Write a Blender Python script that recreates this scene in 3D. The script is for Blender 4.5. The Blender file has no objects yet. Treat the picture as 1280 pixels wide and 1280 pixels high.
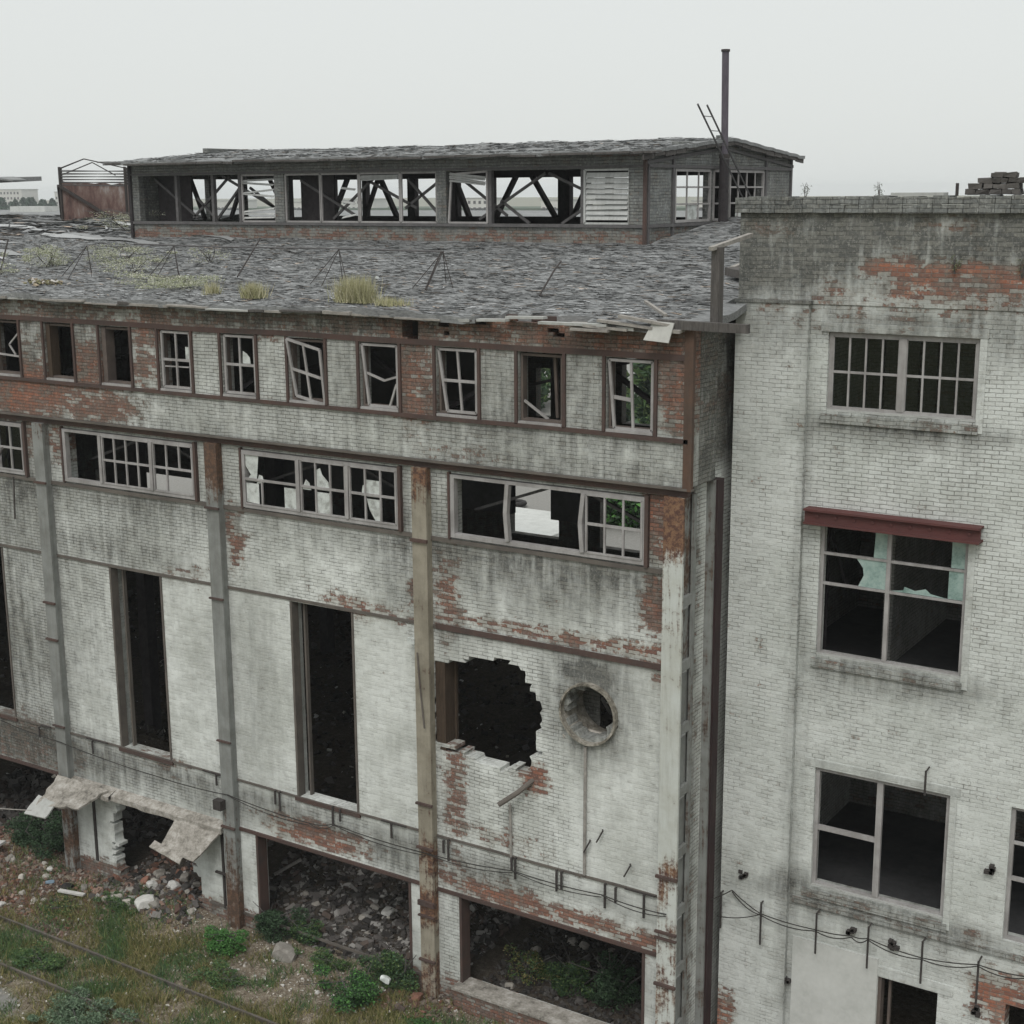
import bpy, math, random
import numpy as np
from mathutils import Vector, Matrix, noise
random.seed(7)
R_ = math.radians
COL = bpy.context.scene.collection
SC = bpy.context.scene

# ------------------------------------------------------------------ camera
cam_d = bpy.data.cameras.new('camera'); cam = bpy.data.objects.new('camera', cam_d); COL.objects.link(cam)
def cam_basis(yaw, pit, rol):
    f = Vector((math.sin(yaw)*math.cos(pit), math.cos(yaw)*math.cos(pit), -math.sin(pit)))
    r = Vector((math.cos(yaw), -math.sin(yaw), 0)); u = r.cross(f)
    c, s = math.cos(rol), math.sin(rol)
    return c*r+s*u, -s*r+c*u, f
r, u, f = cam_basis(R_(-32.71), R_(12.37), R_(-.365))
M = Matrix((r, u, -f)).transposed().to_4x4(); M.translation = Vector((0, -24.5, 18)); cam.matrix_world = M
cam_d.sensor_width = 36; cam_d.lens = 1819/1280*36; cam_d.clip_end = 9000; cam_d.clip_start = .1
SC.camera = cam

# ------------------------------------------------------------------ node helpers
def new_mat(name):
    m = bpy.data.materials.new(name); m.use_nodes = True; m.node_tree.nodes.clear(); return m
class N:
    def __init__(s, m):
        s.t = m.node_tree; s.n = s.t.nodes; s.l = s.t.links
    def put(s, sock, v):
        if isinstance(v, bpy.types.NodeSocket): s.l.new(v, sock)
        elif v is not None:
            if isinstance(v, (tuple, list)) and len(v) == 3 and sock.type == 'RGBA': v = (*v, 1)
            sock.default_value = v
    def math(s, op, a, b=None, c=None, clamp=False):
        n = s.n.new('ShaderNodeMath'); n.operation = op; n.use_clamp = clamp
        for i, v in enumerate((a, b, c)):
            if v is not None: s.put(n.inputs[i], v)
        return n.outputs[0]
    def mix(s, f, a, b, mode='MIX'):
        n = s.n.new('ShaderNodeMix'); n.data_type = 'RGBA'; n.blend_type = mode
        s.put(n.inputs[0], f); s.put(n.inputs[6], a); s.put(n.inputs[7], b); return n.outputs[2]
    def mixf(s, f, a, b):
        n = s.n.new('ShaderNodeMix'); n.data_type = 'FLOAT'
        s.put(n.inputs[0], f); s.put(n.inputs[2], a); s.put(n.inputs[3], b); return n.outputs[0]
    def noise(s, vec, scale, detail=4, rough=.6, dist=0):
        n = s.n.new('ShaderNodeTexNoise'); s.put(n.inputs['Vector'], vec); n.inputs['Scale'].default_value = scale
        n.inputs['Detail'].default_value = detail; n.inputs['Roughness'].default_value = rough; n.inputs['Distortion'].default_value = dist
        return n.outputs[0]
    def step(s, v, a, b):       # smooth ramp a..b -> 0..1
        n = s.n.new('ShaderNodeMapRange'); n.interpolation_type = 'SMOOTHSTEP'; s.put(n.inputs[0], v)
        s.put(n.inputs[1], a); s.put(n.inputs[2], b); return n.outputs[0]
    def scale(s, vec, xyz, off=(0, 0, 0)):
        n = s.n.new('ShaderNodeMapping'); s.put(n.inputs[0], vec); n.inputs['Scale'].default_value = xyz; n.inputs['Location'].default_value = off
        return n.outputs[0]
    def pos(s): return s.n.new('ShaderNodeNewGeometry').outputs['Position']
    def nor(s): return s.n.new('ShaderNodeNewGeometry').outputs['True Normal']
    def xyz(s, v):
        n = s.n.new('ShaderNodeSeparateXYZ'); s.put(n.inputs[0], v); return n.outputs
    def comb(s, a, b, c=0.0):
        n = s.n.new('ShaderNodeCombineXYZ'); s.put(n.inputs[0], a); s.put(n.inputs[1], b); s.put(n.inputs[2], c); return n.outputs[0]
    def attr(s, name):
        n = s.n.new('ShaderNodeAttribute'); n.attribute_name = name; return n
    def rgb(s, v):
        n = s.n.new('ShaderNodeSeparateColor'); s.put(n.inputs[0], v); return n.outputs
    def ramp(s, f, stops):
        n = s.n.new('ShaderNodeValToRGB'); s.put(n.inputs[0], f); e = n.color_ramp.elements
        while len(e) < len(stops): e.new(.5)
        for k, (p, c) in zip(e, stops): k.position = p; k.color = (*c, 1)
        return n.outputs[0]
    def bump(s, h, dist=.01, strength=1):
        n = s.n.new('ShaderNodeBump'); n.inputs['Strength'].default_value = strength; n.inputs['Distance'].default_value = dist
        s.put(n.inputs['Height'], h); return n.outputs[0]
    def out(s, col, rough=.9, bump=None, metal=0, spec=.3):
        p = s.n.new('ShaderNodeBsdfPrincipled'); s.put(p.inputs['Base Color'], col); s.put(p.inputs['Roughness'], rough)
        p.inputs['Metallic'].default_value = metal; p.inputs['Specular IOR Level'].default_value = spec
        if bump: s.l.new(bump, p.inputs['Normal'])
        o = s.n.new('ShaderNodeOutputMaterial'); s.l.new(p.outputs[0], o.inputs[0]); return p

def wall_uv(g):
    P = g.xyz(g.pos()); Nn = g.xyz(g.nor())
    ay = g.math('GREATER_THAN', g.math('ABSOLUTE', Nn[1]), .6)
    az = g.math('GREATER_THAN', g.math('ABSOLUTE', Nn[2]), .6)
    uu = g.mixf(ay, P[1], P[0]); uu = g.mixf(az, uu, P[0]); vv = g.mixf(az, P[2], P[1])
    return uu, vv

def brick_mat(name, paint=(.68, .705, .68), paint2=(.50, .52, .49), bare=(.40, .14, .075), bare2=(.125, .058, .048), mortar=(.12, .115, .10), loss_bias=0., grime_col=(.11, .108, .095), gain=1., mott=.9):
    m = new_mat(name); g = N(m)
    uu, vv = wall_uv(g)
    P = g.pos()
    wob = g.noise(P, .9, 2); wob2 = g.noise(P, 9, 2)
    v2 = g.math('ADD', vv, g.math('ADD', g.math('MULTIPLY', g.math('SUBTRACT', wob, .5), .07), g.math('MULTIPLY', g.math('SUBTRACT', wob2, .5), .022)))
    u2 = g.math('ADD', uu, g.math('MULTIPLY', g.math('SUBTRACT', wob2, .5), .03))
    vec = g.comb(u2, v2, 0.0)
    b = g.n.new('ShaderNodeTexBrick'); g.put(b.inputs['Vector'], vec); b.inputs['Scale'].default_value = 1
    b.inputs['Color1'].default_value = (0, 0, 0, 1); b.inputs['Color2'].default_value = (1, 1, 1, 1); b.inputs['Mortar'].default_value = (.5, .5, .5, 1)
    b.inputs['Mortar Size'].default_value = .0085; b.inputs['Mortar Smooth'].default_value = .6
    b.inputs['Brick Width'].default_value = .25; b.inputs['Row Height'].default_value = .08; b.offset = .5; b.squash = 1
    rnd = g.rgb(b.outputs['Color'])[0]; mor = b.outputs['Fac']
    a = g.rgb(g.attr('wear').outputs['Color'])
    n1 = g.noise(P, .55, 5, .62); n2 = g.noise(P, 2.6, 6, .7); n3 = g.noise(P, 14, 4, .7)
    # where paint is lost
    l = g.math('ADD', a[0], g.math('MULTIPLY', g.math('SUBTRACT', n2, .5), 1.5))
    l = g.math('ADD', l, g.math('MULTIPLY', g.math('SUBTRACT', rnd, .5), .75))
    l = g.math('ADD', l, g.math('MULTIPLY', g.math('SUBTRACT', n3, .5), 1.0)); l = g.math('ADD', l, loss_bias)
    loss = g.step(l, .50, .72); half = g.step(g.math('SUBTRACT', l, g.math('MULTIPLY', g.math('SUBTRACT', rnd, .5), .65)), .14, .62)
    pc = g.mix(g.step(n1, .35, .68), paint, paint2)
    pc = g.mix(g.math('MULTIPLY', rnd, .36), pc, g.mix(.6, pc, (.24, .235, .205)))
    pc = g.mix(g.math('MULTIPLY', g.step(n3, .5, .72), .5), pc, (.66, .67, .64))
    bc = g.mix(rnd, bare, bare2); bc = g.mix(g.step(n2, .5, .75), bc, (.22, .2, .17)); bc = g.mix(g.math('MULTIPLY', g.step(n3, .52, .7), .5), bc, (.5, .26, .16))
    pc = g.mix(g.math('MULTIPLY', half, .62), pc, g.mix(rnd, (.27, .24, .20), (.34, .32, .28)))
    bc = g.mix(g.math('MULTIPLY', g.step(g.noise(P, 3.7, 6, .8), .50, .62), .6), bc, g.mix(rnd, (.10, .085, .075), (.33, .30, .26)))
    col = g.mix(g.math('MULTIPLY', loss, .93), pc, bc)
    # mortar joints fade where paint or render is thick
    thick = g.math('MULTIPLY', a[2], 1.15)
    jf = g.math('SUBTRACT', g.math('ADD', .74, g.math('MULTIPLY', g.math('SUBTRACT', n2, .5), 3.6)), thick, clamp=True)
    jf = g.math('MAXIMUM', jf, g.math('MULTIPLY', loss, .75))
    col = g.mix(g.math('MULTIPLY', mor, g.math('MULTIPLY', jf, .82)), col, mortar)
    # grime: streaks and blotches
    st = g.noise(g.comb(g.math('MULTIPLY', uu, 5.5), g.math('MULTIPLY', vv, .7), 0.0), 1, 4, .65)
    gr = g.math('ADD', g.math('MULTIPLY', a[1], g.math('ADD', .35, g.math('MULTIPLY', st, 1.75))), g.math('MULTIPLY', g.math('SUBTRACT', st, .5), .45))
    gr = g.math('ADD', gr, g.math('MULTIPLY', g.math('SUBTRACT', n2, .5), mott)); gr = g.math('ADD', gr, g.math('MULTIPLY', g.math('SUBTRACT', g.noise(P, .23, 3, .5), .5), .5)); gr = g.math('ADD', gr, .0, clamp=True)
    gcol = g.mix(g.step(g.math('ADD', g.math('MULTIPLY', n3, .6), g.math('MULTIPLY', rnd, .4)), .3, .7), (.028, .028, .026), g.mix(.0, grime_col, grime_col)); gcol = g.mix(g.step(g.noise(P, 22, 4, .8), .5, .68), gcol, (.21, .205, .185))
    col = g.mix(g.math('MULTIPLY', gr, .88), col, gcol)
    fl = g.noise(P, 30, 3, .7)
    col = g.mix(g.math('MULTIPLY', g.step(fl, .60, .70), .45), col, (.10, .09, .07)); col = g.mix(g.math('MULTIPLY', g.step(g.noise(P, 5.5, 5, .8), .54, .70), .30), col, (.13, .12, .10))
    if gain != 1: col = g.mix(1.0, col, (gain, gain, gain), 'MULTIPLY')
    h = g.math('SUBTRACT', g.math('ADD', g.math('MULTIPLY', n3, .5), g.math('MULTIPLY', rnd, .35)), g.math('MULTIPLY', mor, g.math('ADD', .15, jf)))
    h = g.math('SUBTRACT', h, g.math('MULTIPLY', loss, .5))
    g.out(col, .93, g.bump(h, .02, .9), spec=.15)
    return m

def worn_mat(name, c1, c2, rust=(.20, .075, .035), rust2=(.09, .04, .03), bias=.0, sx=1., attr=True, rough=.8, streak=True, spec=.3):
    m = new_mat(name); g = N(m); P = g.pos(); uu, vv = wall_uv(g)
    n1 = g.noise(P, 1.7, 5, .65); n2 = g.noise(P, 11, 5, .7)
    st = g.noise(g.comb(g.math('MULTIPLY', uu, 14), g.math('MULTIPLY', vv, 1.1), 0.0), 1, 4, .6)
    col = g.mix(g.step(n1, .3, .7), c1, c2); col = g.mix(g.math('MULTIPLY', g.step(st, .45, .7), .35 if streak else .1), col, g.mix(.5, c2, (.12, .1, .08)))
    l = g.math('ADD', g.math('MULTIPLY', g.math('SUBTRACT', n1, .5), 1.3), g.math('MULTIPLY', g.math('SUBTRACT', n2, .5), .9)); l = g.math('ADD', l, bias)
    l = g.math('ADD', l, g.math('MULTIPLY', g.math('SUBTRACT', st, .5), .9 if streak else 0))
    if attr: l = g.math('ADD', l, g.rgb(g.attr('wear').outputs['Color'])[0])
    ru = g.step(l, .36, .70); rc = g.mix(g.step(n2, .4, .62), rust, rust2)
    col = g.mix(ru, col, rc)
    h = g.math('ADD', n2, g.math('MULTIPLY', ru, .4))
    g.out(col, rough, g.bump(h, .006, .8), spec=spec)
    return m

def noise_mat(name, stops, scale=5, detail=5, stretch=(1, 1, 1), rough=.9, bumpd=.01, spec=.25, rnd=False):
    m = new_mat(name); g = N(m); v = g.scale(g.pos(), stretch)
    n = g.noise(v, scale, detail, .68); n2 = g.noise(v, scale*5, 3, .7)
    f = g.math('ADD', g.math('MULTIPLY', n, .7), g.math('MULTIPLY', n2, .3))
    col = g.ramp(f, stops)
    if rnd:
        oi = g.n.new('ShaderNodeObjectInfo'); k = g.math('ADD', .65, g.math('MULTIPLY', oi.outputs['Random'], .7))
        cc = g.n.new('ShaderNodeCombineXYZ'); [g.put(cc.inputs[i], k) for i in range(3)]
        col = g.mix(1.0, col, cc.outputs[0], 'MULTIPLY')
    g.out(col, rough, g.bump(f, bumpd, .9), spec=spec)
    return m

def tint_mat(name, rough=.9, trans=0., nscale=20, var=.5):
    m = new_mat(name); g = N(m); c = g.attr('tint').outputs['Color']; n = g.noise(g.pos(), nscale, 3, .7)
    k = g.math('ADD', 1-var*.5, g.math('MULTIPLY', n, var)); cc = g.comb(k, k, k)
    col = g.mix(1.0, c, cc, 'MULTIPLY')
    p = g.out(col, rough, spec=.2)
    if trans:
        t = g.n.new('ShaderNodeBsdfTranslucent'); g.put(t.inputs[0], col); mx = g.n.new('ShaderNodeMixShader'); mx.inputs[0].default_value = trans
        o = [x for x in g.n if x.type == 'OUTPUT_MATERIAL'][0]
        g.l.new(p.outputs[0], mx.inputs[1]); g.l.new(t.outputs[0], mx.inputs[2]); g.l.new(mx.outputs[0], o.inputs[0])
    return m

MT = {}
MT['brick'] = brick_mat('painted_brick')
MT['brick_wing'] = brick_mat('wing_brick', paint=(.61, .635, .615), paint2=(.50, .525, .50), mortar=(.24, .24, .22), mott=.65)
MT['brick_red'] = brick_mat('bare_brick', loss_bias=.55)
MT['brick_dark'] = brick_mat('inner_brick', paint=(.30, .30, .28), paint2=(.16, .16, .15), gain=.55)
MT['brick_grey'] = brick_mat('grey_lantern_brick', paint=(.26, .275, .27), paint2=(.17, .18, .18), mortar=(.06, .06, .06))
MT['red_steel'] = worn_mat('red_steel', (.085, .052, .044), (.06, .044, .04), rust=(.12, .07, .048), rust2=(.045, .03, .028), attr=False)
MT['dark_red'] = worn_mat('oxide_red_steel', (.034, .017, .018), (.024, .015, .016), rust=(.05, .026, .024), rust2=(.02, .013, .013), attr=False, bias=-.1)
MT['lintel_red'] = worn_mat('lintel_red', (.105, .038, .036), (.085, .036, .034), rust=(.16, .08, .07), rust2=(.1, .04, .035), attr=False, bias=-.15, streak=False)
MT['girt'] = worn_mat('weathered_girt', (.13, .115, .10), (.085, .075, .068), rust=(.13, .055, .035), rust2=(.06, .035, .03), attr=False, bias=.12)
MT['col_tan'] = worn_mat('tan_column_paint', (.30, .275, .22), (.20, .18, .14), rust=(.18, .095, .055), rust2=(.07, .042, .034))
MT['col_grey'] = worn_mat('grey_column_paint', (.24, .25, .24), (.16, .165, .155), rust=(.13, .075, .048), rust2=(.07, .047, .036))
MT['col_pale'] = worn_mat('pale_column_paint', (.50, .525, .50), (.42, .43, .39), rust=(.20, .115, .068), rust2=(.085, .045, .036))
MT['frame'] = worn_mat('old_window_wood', (.36, .35, .345), (.24, .23, .225), rust=(.14, .12, .11), rust2=(.09, .07, .065), attr=False, bias=-.05)
MT['frame_dark'] = worn_mat('dark_window_wood', (.13, .105, .09), (.08, .065, .06), rust=(.09, .05, .04), rust2=(.04, .03, .03), attr=False)
MT['louvre'] = worn_mat('pale_slats', (.50, .51, .50), (.36, .37, .36), rust=(.2, .19, .18), rust2=(.12, .1, .1), attr=False, bias=-.15)
MT['dark_steel'] = noise_mat('dark_steel', [(.3, (.022, .02, .022)), (.7, (.055, .048, .05))], 6)
MT['grey_bar'] = noise_mat('grey_bar', [(.3, (.07, .068, .07)), (.7, (.14, .135, .135))], 6)
MT['brown_wood'] = noise_mat('brown_wood', [(.3, (.03, .022, .016)), (.7, (.085, .06, .042))], 4, 5, (5, 5, .7))
MT['old_wood'] = noise_mat('old_wood', [(.3, (.04, .037, .035)), (.7, (.135, .125, .118))], 4, 5, (6, 6, .8))
MT['plank'] = noise_mat('bleached_plank', [(.3, (.16, .15, .14)), (.7, (.36, .34, .31))], 5, 5, (1, 1, 1))
MT['concrete'] = noise_mat('stained_concrete', [(.36, (.09, .083, .074)), (.45, (.21, .195, .17)), (.54, (.31, .29, .26)), (.64, (.43, .415, .385))], 3.2, 10, bumpd=.03)
MT['concrete_pale'] = noise_mat('pale_concrete', [(.25, (.36, .37, .35)), (.5, (.48, .49, .47)), (.75, (.56, .57, .55))], 1.6, 6, bumpd=.004)
MT['concrete_grey'] = noise_mat('grey_concrete', [(.25, (.22, .22, .2)), (.5, (.36, .365, .35)), (.75, (.45, .46, .44))], 2.2, 6, (1, 1, .5), bumpd=.004)
MT['board'] = noise_mat('pale_board', [(.2, (.33, .33, .31)), (.8, (.52, .52, .49))], 3, 5)
MT['cable'] = noise_mat('cable', [(.2, (.02, .02, .02)), (.8, (.05, .045, .04))], 6)
MT['iron'] = noise_mat('old_iron', [(.2, (.03, .028, .028)), (.8, (.065, .056, .052))], 9)
MT['pole'] = noise_mat('purple_brown_pole', [(.2, (.055, .05, .06)), (.8, (.13, .115, .135))], 5, 5, (2, 2, .6))
MT['stone'] = noise_mat('rubble_stone', [(.2, (.16, .14, .12)), (.5, (.30, .28, .25)), (.8, (.45, .43, .39))], 7, 5, rnd=True)
MT['stone_white'] = noise_mat('white_rubble', [(.2, (.36, .35, .33)), (.8, (.62, .61, .58))], 6, 4)
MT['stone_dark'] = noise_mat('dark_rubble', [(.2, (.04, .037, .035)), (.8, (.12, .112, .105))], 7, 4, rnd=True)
MT['brick_chunk'] = noise_mat('red_rubble', [(.2, (.12, .06, .045)), (.8, (.27, .14, .10))], 9, 4, rnd=True)
MT['tyre'] = noise_mat('tyre_rubber', [(.2, (.02, .02, .02)), (.8, (.045, .042, .04))], 8)
MT['rust_sheet'] = noise_mat('rusty_sheet', [(.36, (.05, .035, .034)), (.47, (.12, .075, .066)), (.55, (.17, .125, .11)), (.64, (.27, .25, .24))], 1.6, 7, (1, 1, .35), bumpd=.02)
MT['tint'] = tint_mat('tinted_fragments')
MT['leaf'] = tint_mat('leaves', .75, .25, 8, .3)
MT['duct'] = noise_mat('cement_duct', [(.36, (.06, .055, .045)), (.48, (.19, .175, .145)), (.6, (.34, .32, .28))], 3.5, 7, bumpd=.02)
MT['brick_in'] = brick_mat('wing_inner_brick', paint=(.34, .34, .32), paint2=(.2, .2, .19), mortar=(.06, .06, .055))
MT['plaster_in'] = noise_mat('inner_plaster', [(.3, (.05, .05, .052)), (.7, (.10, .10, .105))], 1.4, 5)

# roof felt
m = MT['felt'] = new_mat('roof_felt'); g = N(m); P = g.pos()
v = g.scale(P, (1, 2.6, 2.6)); n1 = g.noise(v, .8, 6, .7); n2 = g.noise(g.scale(P, (1.3, 8, 8)), 3.2, 6, .75); n3 = g.noise(g.scale(P, (1, 3, 3)), 12, 4, .7)
f_ = g.math('ADD', g.math('MULTIPLY', n1, .3), g.math('ADD', g.math('MULTIPLY', n2, .42), g.math('MULTIPLY', n3, .28)))
c = g.ramp(f_, [(.36, (.07, .071, .073)), (.45, (.15, .155, .155)), (.54, (.22, .225, .225)), (.66, (.38, .39, .385))])
g.out(c, .88, g.bump(f_, .035, 1), spec=.3)

# frosted / clear glass
m = MT['frost'] = new_mat('milky_glass'); g = N(m)
p = g.out(g.ramp(g.noise(g.pos(), 6, 5, .7), [(.36, (.36, .37, .35)), (.5, (.62, .65, .63)), (.65, (.76, .79, .77))]), .3, spec=.5); tr = g.n.new('ShaderNodeBsdfTranslucent'); tr.inputs[0].default_value = (.7, .74, .72, 1); mx = g.n.new('ShaderNodeMixShader'); mx.inputs[0].default_value = .25
o = [x for x in g.n if x.type == 'OUTPUT_MATERIAL'][0]; g.l.new(p.outputs[0], mx.inputs[1]); g.l.new(tr.outputs[0], mx.inputs[2]); g.l.new(mx.outputs[0], o.inputs[0])
def glass(name, tint, refl):
    m = new_mat(name); g = N(m); t = g.n.new('ShaderNodeBsdfTransparent'); t.inputs[0].default_value = (*tint, 1)
    gl = g.n.new('ShaderNodeBsdfGlossy'); gl.inputs['Roughness'].default_value = .06; gl.inputs[0].default_value = (.8, .85, .85, 1)
    fr = g.n.new('ShaderNodeFresnel'); fr.inputs[0].default_value = refl; mx = g.n.new('ShaderNodeMixShader')
    g.l.new(fr.outputs[0], mx.inputs[0]); g.l.new(t.outputs[0], mx.inputs[1]); g.l.new(gl.outputs[0], mx.inputs[2])
    o = g.n.new('ShaderNodeOutputMaterial'); g.l.new(mx.outputs[0], o.inputs[0]); return m
MT['glass'] = glass('window_glass', (.72, .78, .78), 1.45)
MT['teal'] = noise_mat('dusty_green_glass', [(.35, (.14, .22, .20)), (.5, (.28, .38, .355)), (.65, (.37, .46, .43))], 3, 5, rough=.3, bumpd=.001, spec=.5)

# ground
m = MT['ground'] = new_mat('ground_soil'); g = N(m); P = g.pos(); a = g.rgb(g.attr('wear').outputs['Color'])
n1 = g.noise(P, .9, 6, .7); n2 = g.noise(P, 7, 6, .75); n3 = g.noise(P, 30, 4, .75)
f_ = g.math('ADD', g.math('MULTIPLY', n2, .55), g.math('MULTIPLY', n3, .45))
soil = g.ramp(f_, [(.36, (.06, .048, .037)), (.46, (.15, .122, .09)), (.54, (.23, .195, .15)), (.64, (.40, .37, .31))])
red = g.ramp(f_, [(.3, (.04, .022, .018)), (.5, (.13, .07, .052)), (.7, (.26, .17, .13))])
grn = g.ramp(f_, [(.36, (.03, .038, .016)), (.48, (.10, .105, .042)), (.62, (.21, .19, .095))])
gry = g.ramp(f_, [(.3, (.16, .155, .14)), (.6, (.27, .265, .25)), (.75, (.36, .355, .34))])
w = lambda s_: g.step(g.math('ADD', s_, g.math('MULTIPLY', g.math('SUBTRACT', n1, .5), 1.1)), .38, .62)
c = g.mix(w(a[0]), soil, red); c = g.mix(w(a[1]), c, grn); c = g.mix(w(a[2]), c, gry)
Pp = g.xyz(P); hall_shade = g.math('MULTIPLY', g.math('MULTIPLY', g.math('GREATER_THAN', Pp[1], .3), g.math('LESS_THAN', Pp[1], 26.2)), g.math('MULTIPLY', g.math('GREATER_THAN', Pp[0], -60), g.math('LESS_THAN', Pp[0], -12)))
c = g.mix(g.math('MULTIPLY', hall_shade, .75), c, (.025, .022, .02))   # shade of the hall's interior painted into its floor
g.out(c, .95, g.bump(f_, .06, 1), spec=.15)
MT['far'] = noise_mat('far_land', [(.3, (.08, .10, .06)), (.5, (.16, .155, .12)), (.7, (.24, .22, .18))], .02, 6, bumpd=.01)

# ------------------------------------------------------------------ mesh builder
class MB:
    def __init__(s): s.v = []; s.f = []; s.c = None
    def add(s, vs, fs):
        o = len(s.v); s.v += [tuple(p) for p in vs]; s.f += [tuple(i+o for i in q) for q in fs]; return s
    def box(s, x0, x1, y0, y1, z0, z1, seg=0):
        if seg:   # split along the longest side so wear colours can vary
            d = (x1-x0, y1-y0, z1-z0); ax = d.index(max(d)); n = max(1, int(d[ax]/seg)); lo = (x0, y0, z0); hi = (x1, y1, z1)
            rings = []; a, b = [k for k in range(3) if k != ax]
            for i in range(n+1):
                t = lo[ax]+d[ax]*i/n
                for pa, pb in ((0, 0), (1, 0), (1, 1), (0, 1)):
                    p = [0]*3; p[ax] = t; p[a] = (lo, hi)[pa][a]; p[b] = (lo, hi)[pb][b]; rings.append(p)
            fs = [(0, 1, 2, 3), (4*n+3, 4*n+2, 4*n+1, 4*n)]
            for i in range(n):
                for k in range(4): fs.append((4*i+k, 4*i+(k+1) % 4, 4*i+4+(k+1) % 4, 4*i+4+k))
            return s.add(rings, fs)
        return s.add([(x, y, z) for x in (x0, x1) for y in (y0, y1) for z in (z0, z1)], [(0, 1, 3, 2), (4, 6, 7, 5), (0, 4, 5, 1), (2, 3, 7, 6), (0, 2, 6, 4), (1, 5, 7, 3)])
    def beam(s, p, q, w=.1, h=None, upv=(0, 0, 1)):
        h = h or w; p = Vector(p); q = Vector(q); d = (q-p).normalized(); upv = Vector(upv)
        if abs(d.dot(upv)) > .95: upv = Vector((0, 1, 0))
        a = d.cross(upv).normalized(); b = a.cross(d); a *= w/2; b *= h/2
        return s.add([p-a-b, p+a-b, p+a+b, p-a+b, q-a-b, q+a-b, q+a+b, q-a+b], [(0, 3, 2, 1), (4, 5, 6, 7), (0, 1, 5, 4), (1, 2, 6, 5), (2, 3, 7, 6), (3, 0, 4, 7)])
    def tube(s, pts, r, n=6):
        pts = [Vector(p) for p in pts]; vs = []; fs = []
        for i, p in enumerate(pts):
            d = (pts[min(i+1, len(pts)-1)]-pts[max(i-1, 0)]).normalized(); up = Vector((0, 0, 1)) if abs(d.z) < .9 else Vector((0, 1, 0))
            a = d.cross(up).normalized(); b = a.cross(d); rr = r[i] if isinstance(r, (list, tuple)) else r
            vs += [p+a*rr*math.cos(k*2*math.pi/n)+b*rr*math.sin(k*2*math.pi/n) for k in range(n)]
        for i in range(len(pts)-1):
            for k in range(n): fs.append((i*n+k, i*n+(k+1) % n, (i+1)*n+(k+1) % n, (i+1)*n+k))
        fs += [tuple(range(n-1, -1, -1)), tuple((len(pts)-1)*n+k for k in range(n))]
        return s.add(vs, fs)
    def slab(s, poly, y, t=.01):      # polygon in x,z given thickness in y
        n = len(poly); return s.add([(x, y, z) for x, z in poly]+[(x, y+t, z) for x, z in poly], [tuple(range(n)), tuple(range(2*n-1, n-1, -1))]+[(i, (i+1) % n, n+(i+1) % n, n+i) for i in range(n)])
    def plate(s, quad, t=.03):        # thick quad from four corners
        q = [Vector(p) for p in quad]; nn = (q[1]-q[0]).cross(q[3]-q[0]).normalized()*t
        return s.add(q+[p-nn for p in q], [(0, 1, 2, 3), (7, 6, 5, 4), (0, 4, 5, 1), (1, 5, 6, 2), (2, 6, 7, 3), (3, 7, 4, 0)])
    def build(s, name, mat, parent=None, wear=None, smooth=False, fix=True, tint=None, recalc=False):
        me = bpy.data.meshes.new(name); ob = bpy.data.objects.new(name, me)
        o = Vector((0, 0, 0)); p = parent
        while p: o += p.location; p = p.parent
        vs = np.array(s.v, dtype=float)-np.array(o)
        me.from_pydata(vs.tolist(), [], s.f); me.update()
        if recalc:
            import bmesh
            bm = bmesh.new(); bm.from_mesh(me); bmesh.ops.recalc_face_normals(bm, faces=bm.faces); bm.to_mesh(me); bm.free()
        me.materials.append(mat)
        if wear:
            ca = me.color_attributes.new('wear', 'FLOAT_COLOR', 'POINT')
            ca.data.foreach_set('color', np.array([(*wear(*q), 1) for q in s.v], dtype=np.float32).ravel())
        if tint is not None:
            ca = me.color_attributes.new('tint', 'FLOAT_COLOR', 'POINT'); ca.data.foreach_set('color', np.array([(*q, 1) for q in tint], dtype=np.float32).ravel())
        if smooth: me.polygons.foreach_set('use_smooth', [True]*len(me.polygons))
        COL.objects.link(ob); ob.parent = parent
        return ob
def blockv(rr, x, y, z, s_, flat=.6):
    q = Matrix.Rotation(rr.uniform(0, 6.28), 3, 'Z') @ Matrix.Rotation(rr.uniform(-.7, .7), 3, 'X') @ Matrix.Rotation(rr.uniform(-.7, .7), 3, 'Y')
    a, b, c = s_*rr.uniform(.5, 1), s_*rr.uniform(.35, .8), s_*flat*rr.uniform(.3, .8)
    vs = [q @ Vector((sx*a/2*rr.uniform(.6, 1), sy*b/2*rr.uniform(.6, 1), sz*c/2*rr.uniform(.6, 1))) for sx in (-1, 1) for sy in (-1, 1) for sz in (-1, 1)]
    return [(x+v.x, y+v.y, z+v.z) for v in vs]
BF = [(0, 1, 3, 2), (4, 6, 7, 5), (0, 4, 5, 1), (2, 3, 7, 6), (0, 2, 6, 4), (1, 5, 7, 3)]
def tag(o, label=None, cat=None, group=None, kind=None):
    if label: o['label'] = label
    if cat: o['category'] = cat
    if group: o['group'] = group
    if kind: o['kind'] = kind
    return o
def thing(name, loc, label, cat, group=None):
    o = bpy.data.objects.new(name, None); o.location = loc; o.empty_display_size = .2; COL.objects.link(o); return tag(o, label, cat, group)

def inpoly(x, y, poly):
    c = False; n = len(poly)
    for i in range(n):
        x1, y1 = poly[i]; x2, y2 = poly[i-1]
        if (y1 > y) != (y2 > y) and x < (x2-x1)*(y-y1)/(y2-y1)+x1: c = not c
    return c

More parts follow.
